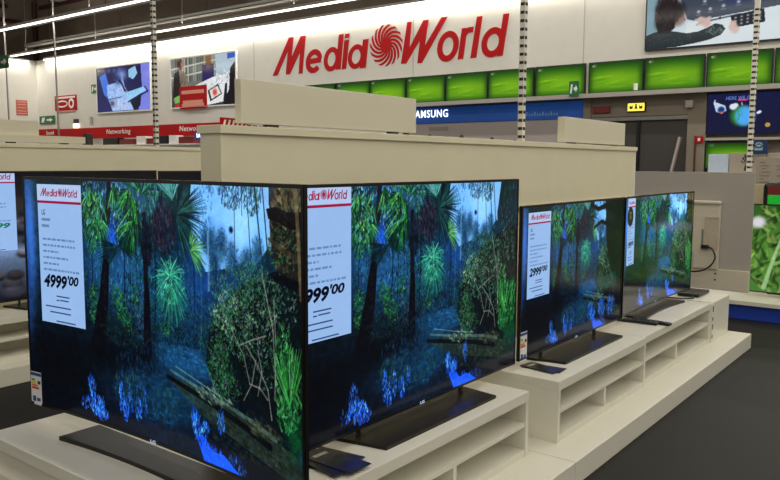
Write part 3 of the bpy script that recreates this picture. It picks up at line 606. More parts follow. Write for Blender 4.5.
LOGO_L = [(6.008, -0.022), (6.152, -0.02), (6.289, 0.821), (6.156, 0.822)]
LOGO_D2 = [(6.648, -0.032), (6.785, -0.026), (6.92, 0.804), (6.785, 0.806)]

# ------------------------------------------------------------------ palette
M_FLOOR = mat('charcoal_floor', rgb(34, 33, 31), .6, spec=.18, vary=.12, scale=60, bump=.1)
M_WALL = mat('white_wall_paint', rgb(218, 214, 204), .75, spec=.2, vary=.02, scale=4)
M_TAUPE = mat('taupe_concrete', rgb(140, 126, 112), .9, spec=.1, vary=.08, scale=2)
M_GREYWALL = mat('grey_taupe_wall', rgb(140, 130, 116), .8, spec=.2, vary=.04, scale=3)
M_LILAC = mat('pale_lilac_panel', rgb(178, 168, 164), .7, spec=.2, vary=.03, scale=3)
M_CREAM = mat('cream_laminate', rgb(222, 219, 204), .38, spec=.4, vary=.015, scale=8)
M_CREAMIN = M_CREAM
M_BOARD = mat('beige_panel_board', rgb(226, 219, 190), .55, spec=.3, vary=.02, scale=5)
M_BLACK = mat('black_plastic', rgb(14, 14, 16), .35, spec=.5, vary=.1)
M_BEZEL = mat('black_bezel', rgb(10, 10, 12), .3, spec=.5, vary=.1)
M_RIM = mat('dark_silver_rim', rgb(40, 38, 37), .3, .6, vary=.05)
M_STAND = mat('brushed_gunmetal', rgb(40, 38, 34), .32, .0, .16, vary=.06, scale=120)
M_ACRYL = mat('clear_acrylic', rgb(225, 225, 225), .05, alpha=.06, vary=.0)
M_WHITEP = mat('white_plastic', rgb(210, 202, 182), .35, vary=.02)
M_GREYP = mat('silver_grey_panel', rgb(174, 168, 160), .4, spec=.4, vary=.02)
M_RED = mat('red_signage', rgb(176, 14, 18), .6, spec=.15, vary=.04)
M_REDD = mat('dark_red_plastic', rgb(120, 30, 26), .5, vary=.06)
M_WHITE = mat('white_print', rgb(240, 238, 232), .6, vary=.02)
M_GREEN = mat('green_exit_plastic', rgb(14, 104, 58), .5, vary=.05)
M_STEEL = mat('galvanised_steel', rgb(150, 148, 142), .4, .7, vary=.06)
M_DARKSTEEL = mat('dark_grey_metal', rgb(70, 66, 62), .5, .5, vary=.08)
M_POST = mat('white_painted_post', rgb(226, 222, 208), .5, vary=.02)
M_SLOT = mat('dark_slot', rgb(44, 42, 36), .8, vary=.1)
M_LAMP = mat('lamp_diffuser', (1., .97, .9, 1), .4, emit=3.2, vary=0.)
M_BLUE = mat('blue_banner', rgb(22, 70, 140), .5, vary=.1, scale=2)
M_BLUEB = mat('bright_blue_plinth', rgb(20, 60, 170), .5, vary=.05)
M_PIPE = mat('oxide_red_pipe', rgb(84, 44, 36), .6, vary=.1)
M_DOOR = mat('dark_grey_door', rgb(66, 62, 58), .6, vary=.06)
M_TAN = mat('tan_board', rgb(190, 176, 142), .6, vary=.03)
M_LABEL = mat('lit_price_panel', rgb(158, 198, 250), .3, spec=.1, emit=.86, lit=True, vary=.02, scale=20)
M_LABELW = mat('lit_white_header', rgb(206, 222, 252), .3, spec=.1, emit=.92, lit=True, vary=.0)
M_LABELR = mat('lit_red_ink', rgb(150, 16, 58), .4, spec=.1, emit=.7, vary=.0)
M_LABELB = mat('lit_black_ink', rgb(12, 14, 40), .4, spec=.05, emit=.2, vary=.0)
M_LABELG = mat('lit_green_ink', rgb(16, 110, 90), .4, spec=.1, emit=.5, vary=.0)
M_LABELT = mat('lit_grey_text', rgb(92, 124, 170), .4, spec=.1, emit=.8, vary=.0)
M_CARD = mat('grey_cardboard', rgb(170, 160, 144), .8, vary=.05)
M_KRAFT = mat('kraft_cardboard', rgb(150, 118, 76), .8, vary=.06)

# ------------------------------------------------------------------ the setting
struct('floor', MB().box(-8, 16, -8, 30, -.1, 0), M_FLOOR)
CL = 4.86                                            # top of the white cladding
w = MB().box(14, 15, 10.4, 26.7, 0, CL).box(14, 15, -8, 10.4, 2.655, CL)
struct('wall_far', w, M_WALL)
struct('wall_far_recess', MB().box(14.1, 15, -8, 10.4, 0, 2.655), M_GREYWALL)
struct('wall_far_upper', MB().box(15.2, 15.4, -8, 29, 0, 7.4), M_TAUPE)
struct('wall_left', MB().box(4, 15, 26.7, 27.7, 0, CL), M_WALL)
struct('wall_left_upper', MB().box(2, 15.4, 28.9, 29.1, 0, 7.4), M_TAUPE)
struct('ceiling', MB().box(-8, 15.4, -8, 29.1, 7.4, 7.6), M_TAUPE)
w = MB()
for y in (6.16, 10.19, 15.4): w.box(13.994, 14, y - .008, y + .008, 3.25 if y < 10.3 else 2.5, CL)
struct('trim_1', w, M_GREYP)
struct('trim_2', MB().box(13.7, 14, -4, 10.39, 2.575, 2.63).box(13.66, 13.7, -4, 10.39, 2.56, 2.64), M_GREYP)
struct('trim_3', MB().box(13.9, 14.1, -4, 3.83, 1.745, 1.79), M_GREYP)
# recess below the rail: door surround, lintel, pillar
struct('trim_4', MB().box(13.95, 14.1, 5.96, 6.11, 0, 2.575).box(13.95, 14.1, 3.84, 4.15, 0, 2.575).box(13.98, 14.1, 4.15, 5.96, 2.21, 2.575), M_GREYWALL)
# roof structure: duct, cable trays, pipes
struct('trim_6', MB().box(11.2, 12.6, -4, 22.5, 6.15, 7.0), M_DARKSTEEL)
w = MB()
for y in range(-2, 28, 4): w.box(-6, 15.2, y - .06, y + .06, 7.1, 7.4)
struct('trim_5', w, M_DARKSTEEL)

def tray(x, z, wd, y0, y1, label):
    b = MB().box(x - wd, x + wd, y0, y1, z, z + .02).box(x - wd, x - wd + .015, y0, y1, z, z + .09).box(x + wd - .015, x + wd, y0, y1, z, z + .09)
    o = obj('cable_tray', b, M_STEEL); tag(o, label, 'cable tray')
    y = y0 + .5; h = None
    while y < y1:
        if h is None: h = obj('hanger_rod', MB().box(x - .01, x + .01, -.01, .01, z + .02, 7.1), M_DARKSTEEL, o, (0, y, 0))
        else: q = h.copy(); COL.objects.link(q); q.location.y = y
        y += 4.
tray(13.35, 5.2, .12, -4, 26, 'grey cable tray running above the far wall just behind the strip lamps')
tray(12.9, 5.75, .2, -4, 27, 'higher grey cable tray below the dark roof, above the lower tray')
tag(obj('pipe', MB().tube([(15.08, 28.75, 0), (15.08, 28.75, 7.3)], .085, 10), M_PIPE), 'dark red vertical pipe in the far left corner', 'pipe')
tag(obj('pipe', MB().tube([(15.13, 28.4, 7.05), (15.13, 18, 7.05)], .07, 10), M_PIPE), 'dark red pipe running right from the corner under the roof', 'pipe')
tag(obj('pipe', MB().tube([(14.6, 28.83, 6.5), (4, 28.83, 6.5)], .07, 10), M_PIPE), 'lower dark red pipe along the upper left wall', 'pipe')
tag(obj('pipe', MB().tube([(14.1, 28.83, 7.0), (4, 28.83, 7.0)], .07, 10), M_PIPE), 'upper dark red pipe along the upper left wall', 'pipe')

# ------------------------------------------------------------------ strip lights
def area(loc, sx, sy, power, parent, rot=(0, 0, 0), col=(1., .965, .88)):
    l = bpy.data.lights.new('lamp_or_fill_light', 'AREA'); l.shape = 'RECTANGLE'; l.size = sx; l.size_y = sy; l.energy = power; l.color = col
    o = bpy.data.objects.new('lamp_or_fill_light', l); COL.objects.link(o); o.parent = parent; o.location = loc; o.rotation_euler = rot
    return o
PW = 8.0
def strip(x, y0, y1, z, label, group=None, rods=True, p=1.):
    t = thing('strip_light', label, 'strip light', (x, y0, z), 0, group); L = y1 - y0
    obj('housing', MB().box(-.04, .04, 0, L, .03, .09, .005), M_POST, t)
    obj('diffuser', MB().box(-.032, .032, 0, L, 0, .03), M_LAMP, t)
    if rods:
        h = None; y = 1.4
        while y < L:
            if h is None: h = obj('hanger_rod', MB().box(-.006, .006, -.006, .006, .1, 7.38 - z), M_STEEL, t, (0, y, 0))
            else: q = h.copy(); COL.objects.link(q); q.location.y = y
            y += 4.
    area((0, L / 2, -.02), .09, L, PW * L * p, t)
    if rods: area((0, L / 2, .13), .09, L, PW * L * 1.15, t, (PI, 0, 0))  # added upward fill that brightens the ceiling and upper walls
    return t
strip(9.9, -5, 26, 4.73, 'long white strip lamp hanging second from the far wall, crossing the top left corner')
strip(12.48, -5, 25.4, 4.73, 'long white strip lamp hanging in front of the far wall, first from it')
for x, y1 in ((7.3, 14), (4.7, 3.4), (2.1, 3.4), (-.5, 3.4), (-3.1, 3.4)):  # unseen rows added for light, cut short to dim the far left row
    strip(x, -7, y1, 4.73, 'long unseen white strip lamp hanging over the display aisles, nearer than those in view', 'strip lamps over the aisles')
strip(13.93, -5, 26.0, 4.815, 'white strip lamp mounted along the top of the far wall above the red sign', None, False, 1.5)
t = thing('strip_light', 'short white strip lamp along the top of the left wall near the corner', 'strip light', (13.7, 26.64, 4.79))
obj('housing', MB().box(-2.4, 0, -.05, .06, .03, .09), M_POST, t); obj('diffuser', MB().box(-2.4, 0, -.045, .045, 0, .03), M_LAMP, t)
area((-1.2, 0, -.02), 2.4, .09, PW * 2.4 * 1.5, t)

# ------------------------------------------------------------------ lettering of the shop name
def stem(s, poly): s.prism(poly, -.03, 0.)
def shop_letters():
    L = []
    b = MB(); b.prism(LOGO_M, -.012, 0); L.append(b)
    b = MB(); b.ring(1.475, .262, .275, .29, .135, -.012, 0, .12, 18, 318); b.prism([(1.27, .2), (1.70, .215), (1.735, .345), (1.30, .325)], -.0135, -.001); L.append(b)
    b = MB(); b.ring(2.06, .265, .25, .29, .12, -.012, 0, .12); b.prism(LOGO_D, -.014, -.001); L.append(b)
    b = MB(); b.prism(LOGO_I, -.012, 0); b.prism(LOGO_IDOT, -.012, 0); L.append(b)
    b = MB(); b.ring(2.845, .265, .255, .285, .12, -.012, 0, .12); b.prism(LOGO_A, -.014, -.001); L.append(b)
    b = MB(); b.prism(LOGO_W, -.012, 0); L.append(b)
    b = MB(); b.ring(5.435, .275, .275, .325, .135, -.012, 0, .12); L.append(b)
    b = MB(); b.prism(LOGO_R, -.014, -.001); b.prism(LOGO_RARM, -.012, 0); L.append(b)
    b = MB(); b.prism(LOGO_L, -.012, 0); L.append(b)
    b = MB(); b.ring(6.55, .26, .275, .305, .135, -.012, 0, .12); b.prism(LOGO_D2, -.014, -.001); L.append(b)
    return L
def swirl():
    b = MB(); cx, cz = 3.742, .445
    b.disc(cx, cz, .17, -.016, 0, 24)
    n = 15
    for k in range(n):
        a0 = 2 * PI * k / n; left, right = [], []
        for i in range(8):
            t = i / 7.; r = .13 + .34 * t; a = a0 - 1.15 * t; hw = .020 + .026 * math.sin(min(1., t * 1.25) * PI * .5) * (1. if t < .75 else (1.9 - t * 1.2))
            dx, dz = math.cos(a), math.sin(a)
            left.append((cx + r * dx - hw * dz, cz + r * dz + hw * dx)); right.append((cx + r * dx + hw * dz, cz + r * dz - hw * dx))
        for i in range(7): b.prism([left[i], left[i + 1], right[i + 1], right[i]], -.012 - .0006 * (k % 3), 0)
    return b
LET = shop_letters(); SW = swirl()
sign = thing('wall_sign', 'big red shop name with a round swirl in the middle on the far white wall', 'sign', (14, 14.7, 3.563), -PI / 2)
for b, nm in zip(LET, 'MediaWorld'): 
    me = b.mesh('letter'); obj('letter', me, M_RED, sign)
me = SW.mesh('swirl_emblem'); obj('swirl_emblem', me, M_RED, sign)
# the same lettering as one flat mark, for the price panels
_b = MB()
for o in sign.children: _b.bm.from_mesh(o.data)
MARK = _b.mesh('shop_mark'); MARK.materials.clear()
def shop_mark(w, x, z, y, fn=None):
    b = MB(); b.bm.from_mesh(MARK); s = w / 6.9
    b.warp(lambda c: Vector((x + c.x * s, y + (fn(x + c.x * s) if fn else 0) + c.y * .004, z + c.z * s)))
    return b

# ------------------------------------------------------------------ television sets
def strip_panel(b, x0, x1, z0, z1, y0, y1, fn, n=24):
    """A slab between x0 and x1 that follows the curve fn."""
    L = []
    for i in range(n + 1):
        x = x0 + (x1 - x0) * i / n; f = fn(x)
        L.append([b.bm.verts.new((x, y0 + f, z0)), b.bm.verts.new((x, y1 + f, z0)), b.bm.verts.new((x, y1 + f, z1)), b.bm.verts.new((x, y0 + f, z1))])
    for p, q in zip(L, L[1:]):
        for k in range(4): b.bm.faces.new((p[k], q[k], q[(k + 1) % 4], p[(k + 1) % 4]))
    b.bm.faces.new(L[0][::-1]); b.bm.faces.new(L[-1])
    return b
def frame_bars(b, W, z0, z1, bw, y0, y1, fn):
    strip_panel(b, -W / 2, W / 2, z0, z0 + bw, y0, y1, fn); strip_panel(b, -W / 2, W / 2, z1 - bw, z1, y0, y1, fn)
    strip_panel(b, -W / 2, -W / 2 + bw, z0 + bw, z1 - bw, y0, y1, fn, 1); strip_panel(b, W / 2 - bw, W / 2, z0 + bw, z1 - bw, y0, y1, fn, 1)
    return b
def price_panel(scr, x0, x1, z0, z1, fn, price, maker='LG', green=False, rows=6):
    w, h = x1 - x0, z1 - z0; cx = (x0 + x1) / 2
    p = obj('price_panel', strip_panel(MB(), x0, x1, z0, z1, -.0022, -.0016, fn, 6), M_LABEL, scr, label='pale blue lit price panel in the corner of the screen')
    p2 = lambda nm, b, m, **k: obj(nm, b, m, scr, **k)
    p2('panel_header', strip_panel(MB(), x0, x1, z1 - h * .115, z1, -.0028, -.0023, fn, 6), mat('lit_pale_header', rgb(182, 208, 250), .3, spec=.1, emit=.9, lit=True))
    p2('shop_mark', shop_mark(w * .86, x0 + w * .07, z1 - h * .085, -.0032, fn), M_LABELR)
    p2('header_line', strip_panel(MB(), x0, x1, z1 - h * .135, z1 - h * .117, -.0030, -.0024, fn, 6), M_LABELR)
    if maker: p2('maker_text', text_mesh(maker, w * .08, h * .04, .02, 0, 0, x0 + w * .13, z1 - h * .20, -.0028, fn), M_LABELB)
    b = MB(); r = random.Random(5)
    for k, ww in ((0, .2), (1, .17)): strip_panel(b, x0 + w * .08, x0 + w * (.08 + ww), z1 - h * (.262 + .045 * k), z1 - h * (.243 + .045 * k), -.0028, -.0024, fn, 1)
    p2('model_lines', b, M_LABELT)
    b = MB()
    for k in range(rows):
        x = x0 + w * .09; z = z1 - h * (.40 + .044 * k); e = x0 + w * r.uniform(.62, .94) if k not in (2, 4) else x0 + w * .45
        while x < e:
            l = w * r.uniform(.03, .1); strip_panel(b, x, min(e, x + l), z, z + h * .015, -.0028, -.0024, fn, 1); x += l + w * .022
    p2('specification_lines', b, M_LABELT)
    whole, cents = price
    m = M_LABELG if green else M_LABELB
    p2('price_text', text_mesh(whole, w * .54, h * .10, .04, .22, 0, x0 + w * .35, z0 + h * .305, -.0028, fn), m)
    p2('cents_text', text_mesh(cents, w * .25, h * .07, .036, .22, 0, x0 + w * .76, z0 + h * .325, -.0028, fn), m)
    b = MB()
    for k, (a, e, zz) in enumerate([(.36, .66, .195), (.36, .42, .165), (.44, .64, .168), (.1, .68, .115), (.2, .68, .075)]):
        strip_panel(b, x0 + w * a, x0 + w * e, z0 + h * zz, z0 + h * (zz + .010), -.0028, -.0024, fn, 2)
    strip_panel(b, x0 + w * .34, x0 + w * .78, z0 + h * .012, z0 + h * .022, -.0028, -.0024, fn, 2)
    p2('footer_lines', b, mat('lit_slate_ink', rgb(56, 74, 120), .4, spec=.1, emit=.7, vary=0))
M_EN = [mat('energy_label_' + n, rgb(*c), .5, vary=.02) for n, c in (('white', (226, 226, 224)), ('blue', (40, 70, 140)), ('green', (60, 150, 60)), ('yellow', (230, 200, 40)), ('orange', (226, 120, 30)), ('red', (200, 50, 40)), ('black', (30, 30, 30)))]
def energy_label(scr, x0, x1, z0, z1, fn):
    w, h = x1 - x0, z1 - z0
    obj('energy_label', strip_panel(MB(), x0, x1, z0, z1, -.003, -.0022, fn, 1), M_EN[0], scr, label='small energy label with coloured bars')
    for i, (a, b, c, d) in enumerate([(0, 1, .88, .97), (.1, .4, .72, .78), (.1, .52, .64, .7), (.1, .64, .56, .62), (.1, .76, .48, .54), (.66, .92, .64, .74)]):
        obj('energy_bar', strip_panel(MB(), x0 + w * a, x0 + w * b, z0 + h * c, z0 + h * d, -.0036, -.0031, fn, 1), M_EN[i + 1], scr)
    obj('energy_print', strip_panel(strip_panel(MB(), x0 + w * .15, x0 + w * .45, z0 + h * .1, z0 + h * .26, -.0036, -.0031, fn, 1), x0 + w * .55, x0 + w * .88, z0 + h * .12, z0 + h * .22, -.0036, -.0031, fn, 1), M_EN[1], scr)
def tv(label, W, Hh, loc, rotz, gap, sag, pic, m_scr, price=None, pbox=None, energy=None, stand='flat', cols=None, rws=None, brand=True, bw=.009, green=False, group=None, maker='LG', kind='television'):
    """A set standing on its own foot: local x to the viewer's right, y to the back, z up from the shelf."""
    t = thing('television', label, kind, loc, rotz, group)
    fn = (lambda x: sag * (1 - (2 * x / W) ** 2)) if sag else (lambda x: 0.)
    z0, z1 = gap, gap + Hh
    obj('back_cover', strip_panel(MB(), -W / 2 + .002, W / 2 - .002, z0 + .002, z1 - .002, .002, .012, fn), M_BLACK, t)
    obj('bezel', frame_bars(MB(), W, z0, z1, bw, -.003, .008, fn), M_BEZEL, t)
    obj('rim', frame_bars(MB(), W + .003, z0 - .0015, z1 + .0015, .0015, .000, .012, fn), M_RIM, t)
    s = obj('screen', picture_mesh(pic, W - 2 * bw, Hh - 2 * bw, z0 + bw, -.001, fn, cols, rws), m_scr, t)
    obj('rear_housing', strip_panel(MB(), -W * .36, W * .36, z0 + .03, z0 + Hh * .45, .012, .055, fn), M_WHITEP, t)
    if stand == 'flat':
        q = MB(); poly = [(-.40, .10), (.39, .10), (.36, -.115), (-.36, -.115)]
        q.prism([(x, y) for x, y in poly], 0, 0.012)
        q.warp(lambda c: Vector((c.x, c.z, .012 - c.y)))
        obj('stand_base', q, M_STAND, t)
        obj('stand_neck', MB().box(-.34, .34, .03, .042, .012, z0 + .08, .001), M_ACRYL, t)
        for a in (-.33, .322): obj('stand_bracket', MB().box(a, a + .008, .028, .044, .012, z0 + .02), M_STAND, t)
    else:
        q = MB(); n = 18; R = .42 if W > 1.35 else .38
        top = [(R * (2 * i / n - 1), .10) for i in range(n + 1)]
        # the foot follows the curve of the screen: its front edge is bowed towards the back
        front = [(R * 1.0 * (1 - 2 * i / n), -.050 + .028 * (1 - (1 - 2 * i / n) ** 2)) for i in range(n + 1)]
        q.prism(top + front, 0, .014); q.warp(lambda c: Vector((c.x, c.z, .014 - c.y)))
        obj('stand_base', q, M_STAND, t)
        obj('stand_neck', MB().box(-.2, .2, fn(0) + .014, fn(0) + .024, .014, z0 + .1, .002), M_ACRYL, t)
    if brand:
        obj('brand_mark', text_mesh('LG', .027, .011, .02, 0, 0, 0, z0 + bw * .6, -.0045, fn), M_LABELW, t)
    if price:
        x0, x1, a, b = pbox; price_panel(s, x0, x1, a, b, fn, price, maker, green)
    if energy: energy_label(s, *energy, fn)
    return t

PIC = jungle(); PICE = jungle_earlier(); PIC2 = jungle_late(); 
M_SCR = screen_mat('lit_screen', 1.05, .12)
M_SCR4 = screen_mat('lit_screen_glossy', 1.35, .4, .08)
CT = .383                                             # console tops
BP = .105                                             # plinth top
CU = (1.385, .817)
tv1 = tv('largest curved black television at the front left, its price panel reading 4999', 1.385, .826, (1.345, 2.0, CT), -PI / 2, .064, .035, PIC, M_SCR, ("4999", "'00"), (-.606, -.356, .381, .866), (-.690, -.628, .064, .186), 'curved')
tv2 = tv('flat black television behind the front curved one, on a gunmetal plate foot', 1.45, .83, (2.275, 1.605, CT), 0, .047, 0, PICE, M_SCR, ("4999", "'00"), (-.69, -.408, .388, .872), None, 'flat')
tv3 = tv('flat black television third in the row, its price panel reading 2999', 1.235, .705, (3.655, 1.605, CT), 0, .05, 0, PIC2, M_SCR, ("2999", "'00"), (-.555, -.328, .325, .722), (-.612, -.545, .042, .18), 'flat', 300, 172)
tv4 = tv('curved black television at the right row end, round black badge on its screen', 1.32, .705, (4.945, 1.60, CT), 0, .05, .03, PIC, M_SCR4, ("1999", "'00"), (-.61, -.465, .35, .745), None, 'curved', 300, 172)
fn4 = lambda x: .03 * (1 - (2 * x / 1.32) ** 2)
scr4 = [c for c in tv4.children if c.name.startswith('screen')][0]
obj('round_badge', MB().disc(-.565, .638, .058, -.0042, -.0034, 32, fn4), M_BLACK, scr4, label='round black badge sticker')
obj('badge_print', strip_panel(strip_panel(MB(), -.59, -.54, .655, .667, -.0048, -.0043, fn4, 2), -.58, -.55, .625, .648, -.0048, -.0043, fn4, 2), mat('gold_print', rgb(170, 150, 90), .4), scr4)
scr1 = [c for c in tv1.children if c.name.startswith('screen')][0]

# ------------------------------------------------------------------ consoles and plinths
def console(label, loc, rotz, L, D=.5, h=.278, div=.5, group=None):
    """Low open shelf unit: x along its front from 0 to L, y to the back, standing on the plinth."""
    t = thing('shelf_console', label, 'display unit', loc, rotz, group)
    obj('top_panel', MB().box(0, L, 0, D, h - .042, h, .002), M_CREAM, t)
    for x in (0, L - .022): obj('side_panel', MB().box(x, x + .022, .001, D, 0, h - .042, .001), M_CREAM, t)
    obj('bottom_panel', MB().box(.022, L - .022, .004, D, 0, .03, .001), M_CREAM, t)
    obj('back_panel', MB().box(.022, L - .022, D - .35, D - .34, .03, h - .042), M_CREAM, t)
    obj('shelf', MB().box(.022, L - .022, .006, D - .35, .128, .146, .001), M_CREAM, t)
    if div: obj('divider', MB().box(L * div - .01, L * div + .01, .008, D - .35, .03, .128, .001), M_CREAM, t)
    p = MB()
    for x in (L * .5 - .05, .05, L - .05): p.tube([(x, .1 + .03, .06), (x, .1 + .031, .06 + .001)], .001, 6)
    return t
console('low cream shelf unit under the curved television at the front left', (1.175, 2.68, BP), -PI / 2, 1.25, .375)
console('low cream shelf unit under the second television, with leaflets on its left end', (1.552, 1.43, BP), 0, 1.255, .5, div=.56)
console('low cream shelf unit under the third television, beyond the gap in the row', (3.008, 1.39, BP), 0, 1.10, .56, div=.5)
console('low cream shelf unit under the last curved television, two remotes on it', (4.112, 1.40, BP), 0, 1.305, .55, div=.46)
t = thing('end_block', 'closed cream end block at the right end of the shelf row', 'display unit', (5.42, 1.392, BP))
obj('body', MB().box(.03, .445, 0, .55, 0, .278, .003), M_CREAM, t)
obj('slotted_upright', MB().box(0, .03, -.002, .03, 0, .27), M_CREAM, t)
for k in range(4): obj('slot', MB().box(.008, .022, -.004, -.001, .03 + .062 * k, .055 + .062 * k + (.012 if k % 2 else 0)), M_SLOT, t)
tag(obj('plinth', MB().box(.98, 2.862, 1.24, 2.75, 0, BP, .003), M_CREAM), 'broad cream floor plinth under the two nearest televisions', 'plinth')
tag(obj('plinth', MB().box(2.866, 5.915, 1.24, 2.32, 0, BP, .003), M_CREAM), 'long cream floor plinth running to the right end of the row', 'plinth')

# partition walls behind the rows
def partition(label, x0, x1, y, h=1.459, th=.11, group=None):
    t = thing('partition', label, 'partition', (x0, y, 0)); L = x1 - x0
    obj('cap_rail', MB().box(-.008, L + .008, -.012, th + .01, h - .03, h, .002), M_BOARD, t)
    obj('upper_board', MB().box(.03, L - .012, 0, th - .03, 1.087, h - .03), M_BOARD, t)
    obj('lower_board', MB().box(.03, L - .012, .03, th - .03, BP, 1.075), M_BOARD, t)
    obj('edge_strip', MB().box(.03, L - .012, -.006, .03, 1.072, 1.087), M_BOARD, t)
    obj('end_post', MB().box(0, .03, -.002, th, BP, h - .03, .001), M_BOARD, t)
    obj('end_post', MB().box(L - .012, L, -.004, th, BP, h - .03, .001), M_WHITE, t)
    return t
partition('tall beige partition behind the television row, below the red shop name', 1.765, 5.845, 2.12)
partition('far beige partition at the left, behind the row with river stones on screen', .5, 6.3, 5.62, 1.459)
tag(obj('plinth', MB().box(.3, 6.2, 4.475, 5.61, 0, BP, .003), M_CREAM), 'cream floor plinth of the far left row', 'plinth')
for k, (x, nm) in enumerate([(.74, 'cream shelf unit of the far left row, outermost and cut by the picture edge'), (1.92, 'cream shelf unit under the river stones television at the left edge'), (3.30, 'cream shelf unit of the far left row hidden behind the curved television')]):
    console(nm, (x, 4.62, BP), 0, 1.17 if k == 0 else 1.37, .56)
def header(label, x0, x1, y, z0=1.469, z1=1.633, th=.05):
    t = thing('header_board', label, 'board', ((x0 + x1) / 2, y, z0 - .0095)); a = (x1 - x0) / 2
    obj('board', MB().box(-a, a, -th / 2, th / 2, .0095, z1 - z0 + .0095, .002), mat('ivory_board', rgb(224, 217, 192), .5, vary=.015, scale=5), t)
    for x in (-a * .7, a * .7): obj('foot', MB().box(x - .03, x + .03, -th / 2 + .005, th / 2 - .005, 0, .0095), M_SLOT, t)
header('long ivory header board standing on the near partition below the red shop name', 1.862, 2.94, 2.137, 1.469, 1.628, .034)
header('ivory header board on the right end of the near partition, before the dark door', 4.575, 5.625, 2.15, 1.469, 1.63, .05)
header('ivory header board on the far left partition, cut by the picture edge', 1.6, 2.965, 5.68, 1.469, 1.63)
header('low ivory board lying on the far left partition in front of the red band', 2.2, 3.325, 5.64, 1.4685, 1.52, .03)
tag(obj('dark_bracket', MB().box(3.345, 3.40, 5.64, 5.70, 1.459, 1.55, .004), M_DARKSTEEL), 'small dark bracket at the end of the low board on the left partition', 'bracket')
# striped tape on the near partition
t = thing('barrier_tape', 'red and white striped tape lying on the left end of the near partition', 'tape', (1.835, 2.2, 1.459))
obj('tape', MB().prism([(0, 0), (.235, 0), (.235, .005), (.1, .014), (.1, .03), (0, .032)], 0, .006), M_RED, t)
for k in range(5):
    x = .01 + .021 * k
    obj('stripe', MB().prism([(x, .004), (x + .009, .004), (x + .016, .024), (x + .007, .024)], -.001, 0), M_WHITE, t)
for k in range(4):
    x = .115 + .03 * k; obj('stripe', MB().prism([(x, .004), (x + .012, .004), (x + .006, .01)], -.001, 0), M_WHITE, t)
for x, r, lb in [(2.955, .014, 'widest dark knob on the partition edge, beside the header board'), (3.155, .008, 'tall little dark knob on the partition edge, second from the header board'), (3.45, .012, 'dark knob in the middle of the partition edge'), (3.77, .011, 'dark knob on the partition edge left of the slotted pole'), (4.03, .007, 'tiny dark knob on the partition edge against the slotted pole')]:
    b = MB(); bmesh.ops.create_uvsphere(b.bm, u_segments=14, v_segments=8, radius=1.)
    b.warp(lambda c: Vector((c.x * r * 1.5, c.y * r, (max(c.z, -.3) + .3) * r * 1.25)))
    tag(obj('dark_stud', b, M_SLOT, None, (x, 2.19, 1.459)), lb, 'knob')

# slotted poles, rods
def pole(label, x, y, z0, z1, wd=.034, pitch=.05):
    t = thing('slotted_pole', label, 'pole', (x, y, z0))
    obj('post', MB().box(-wd / 2, wd / 2, -wd / 2, wd / 2, 0, z1 - z0), M_POST, t)
    n = int(min(z1 - z0, 3.) / pitch); b = MB()
    for k in range(n):
        z = .03 + k * pitch
        b.box(-wd * .4, wd * .4, -wd / 2 - .0015, wd / 2 + .0015, z, z + pitch * .36); b.box(-wd / 2 - .0015, wd / 2 + .0015, -wd * .4, wd * .4, z, z + pitch * .36)
    o = obj('slots', b, M_SLOT, t); o['kind'] = 'stuff'
    return t
pole('white slotted pole rising from the near partition, right of the red shop name', 4.255, 2.265, BP, 4.7)
pole('white slotted pole rising from the left partition between the two wall pictures', 4.135, 5.84, 0, 4.7)
pole('white slotted pole at the far right in front of the space cartoon screen', 9.0, 2.0, 0, 4.7, .05, .06)
tag(obj('hanging_rod', MB().tube([(10, 20.6, 1.4), (10, 20.68, 7.4)], .022, 8), M_STEEL), 'thin pale rod at the left picture edge beside the hanging green sign', 'rod')
tag(obj('hanging_rod', MB().tube([(10, 18.1, 1.2), (10, 18.2, 7.4)], .022, 8), M_STEEL), 'thin pale rod hanging in front of the red notice on the far wall', 'rod')

# ------------------------------------------------------------------ things on the near consoles
def leaflet(label, x, y, k, a, m1, m2, sx=.1, sy=.21, group=None, z=CT):
    t = thing('leaflet', label, 'leaflet', (x, y, z + .004 * k), a, group)
    obj('paper', MB().box(-sx / 2, sx / 2, -sy / 2, sy / 2, .0003, .0035), m1, t)
    obj('printed_band', MB().box(-sx / 2 + .004, sx / 2 - .004, -sy / 2 + .006, -sy / 2 + sy * .32, .0035, .0038), m2, t)
    obj('printed_title', MB().box(-sx * .3, sx * .3, sy * .28, sy * .36, .0035, .0038), M_GREYP, t)
    return t
P1 = mat('dark_brown_print', rgb(52, 42, 40), .35, vary=.35, scale=40); P2 = mat('dark_navy_print', rgb(34, 36, 74), .35, vary=.3, scale=40); P3 = mat('dark_grey_print', rgb(42, 46, 50), .35, vary=.3, scale=40)
leaflet('brown leaflet at the bottom of the fan beside the curved television, farthest left', 1.70, 1.595, 0, .42, P1, P3)
leaflet('brown leaflet second from the bottom of the fan beside the curved television', 1.755, 1.60, 1, .12, P1, P2)
leaflet('grey leaflet third in the fan beside the curved television', 1.70, 1.565, 2, -.12, P3, P2)
leaflet('navy-edged leaflet on top of the fan beside the curved television', 1.725, 1.545, 3, -.02, P3, P2)
leaflet('black leaflet lying under another at the left end of the third shelf unit', 3.17, 1.545, 0, .08, P3, P1, .09, .19)
leaflet('black leaflet on top of another at the left end of the third shelf unit', 3.155, 1.545, 1, -.16, mat('black_print', rgb(24, 26, 32), .3, vary=.3, scale=40), P2, .09, .185)
def remote(label, x, y, a, L=.24):
    t = thing('remote_control', label, 'remote', (x, y, CT), a)
    obj('body', MB().box(-.022, .022, -L / 2, L / 2, 0, .018, .005), M_BLACK, t)
    for i in range(6):
        for j in range(3): obj('button', MB().box(-.014 + .01 * j, -.008 + .01 * j, -.07 + .024 * i, -.06 + .024 * i, .017, .0195), M_DARKSTEEL, t)
    return t
remote('black remote lying nearer the front edge by the curved set at the row end', 4.45, 1.565, .04)
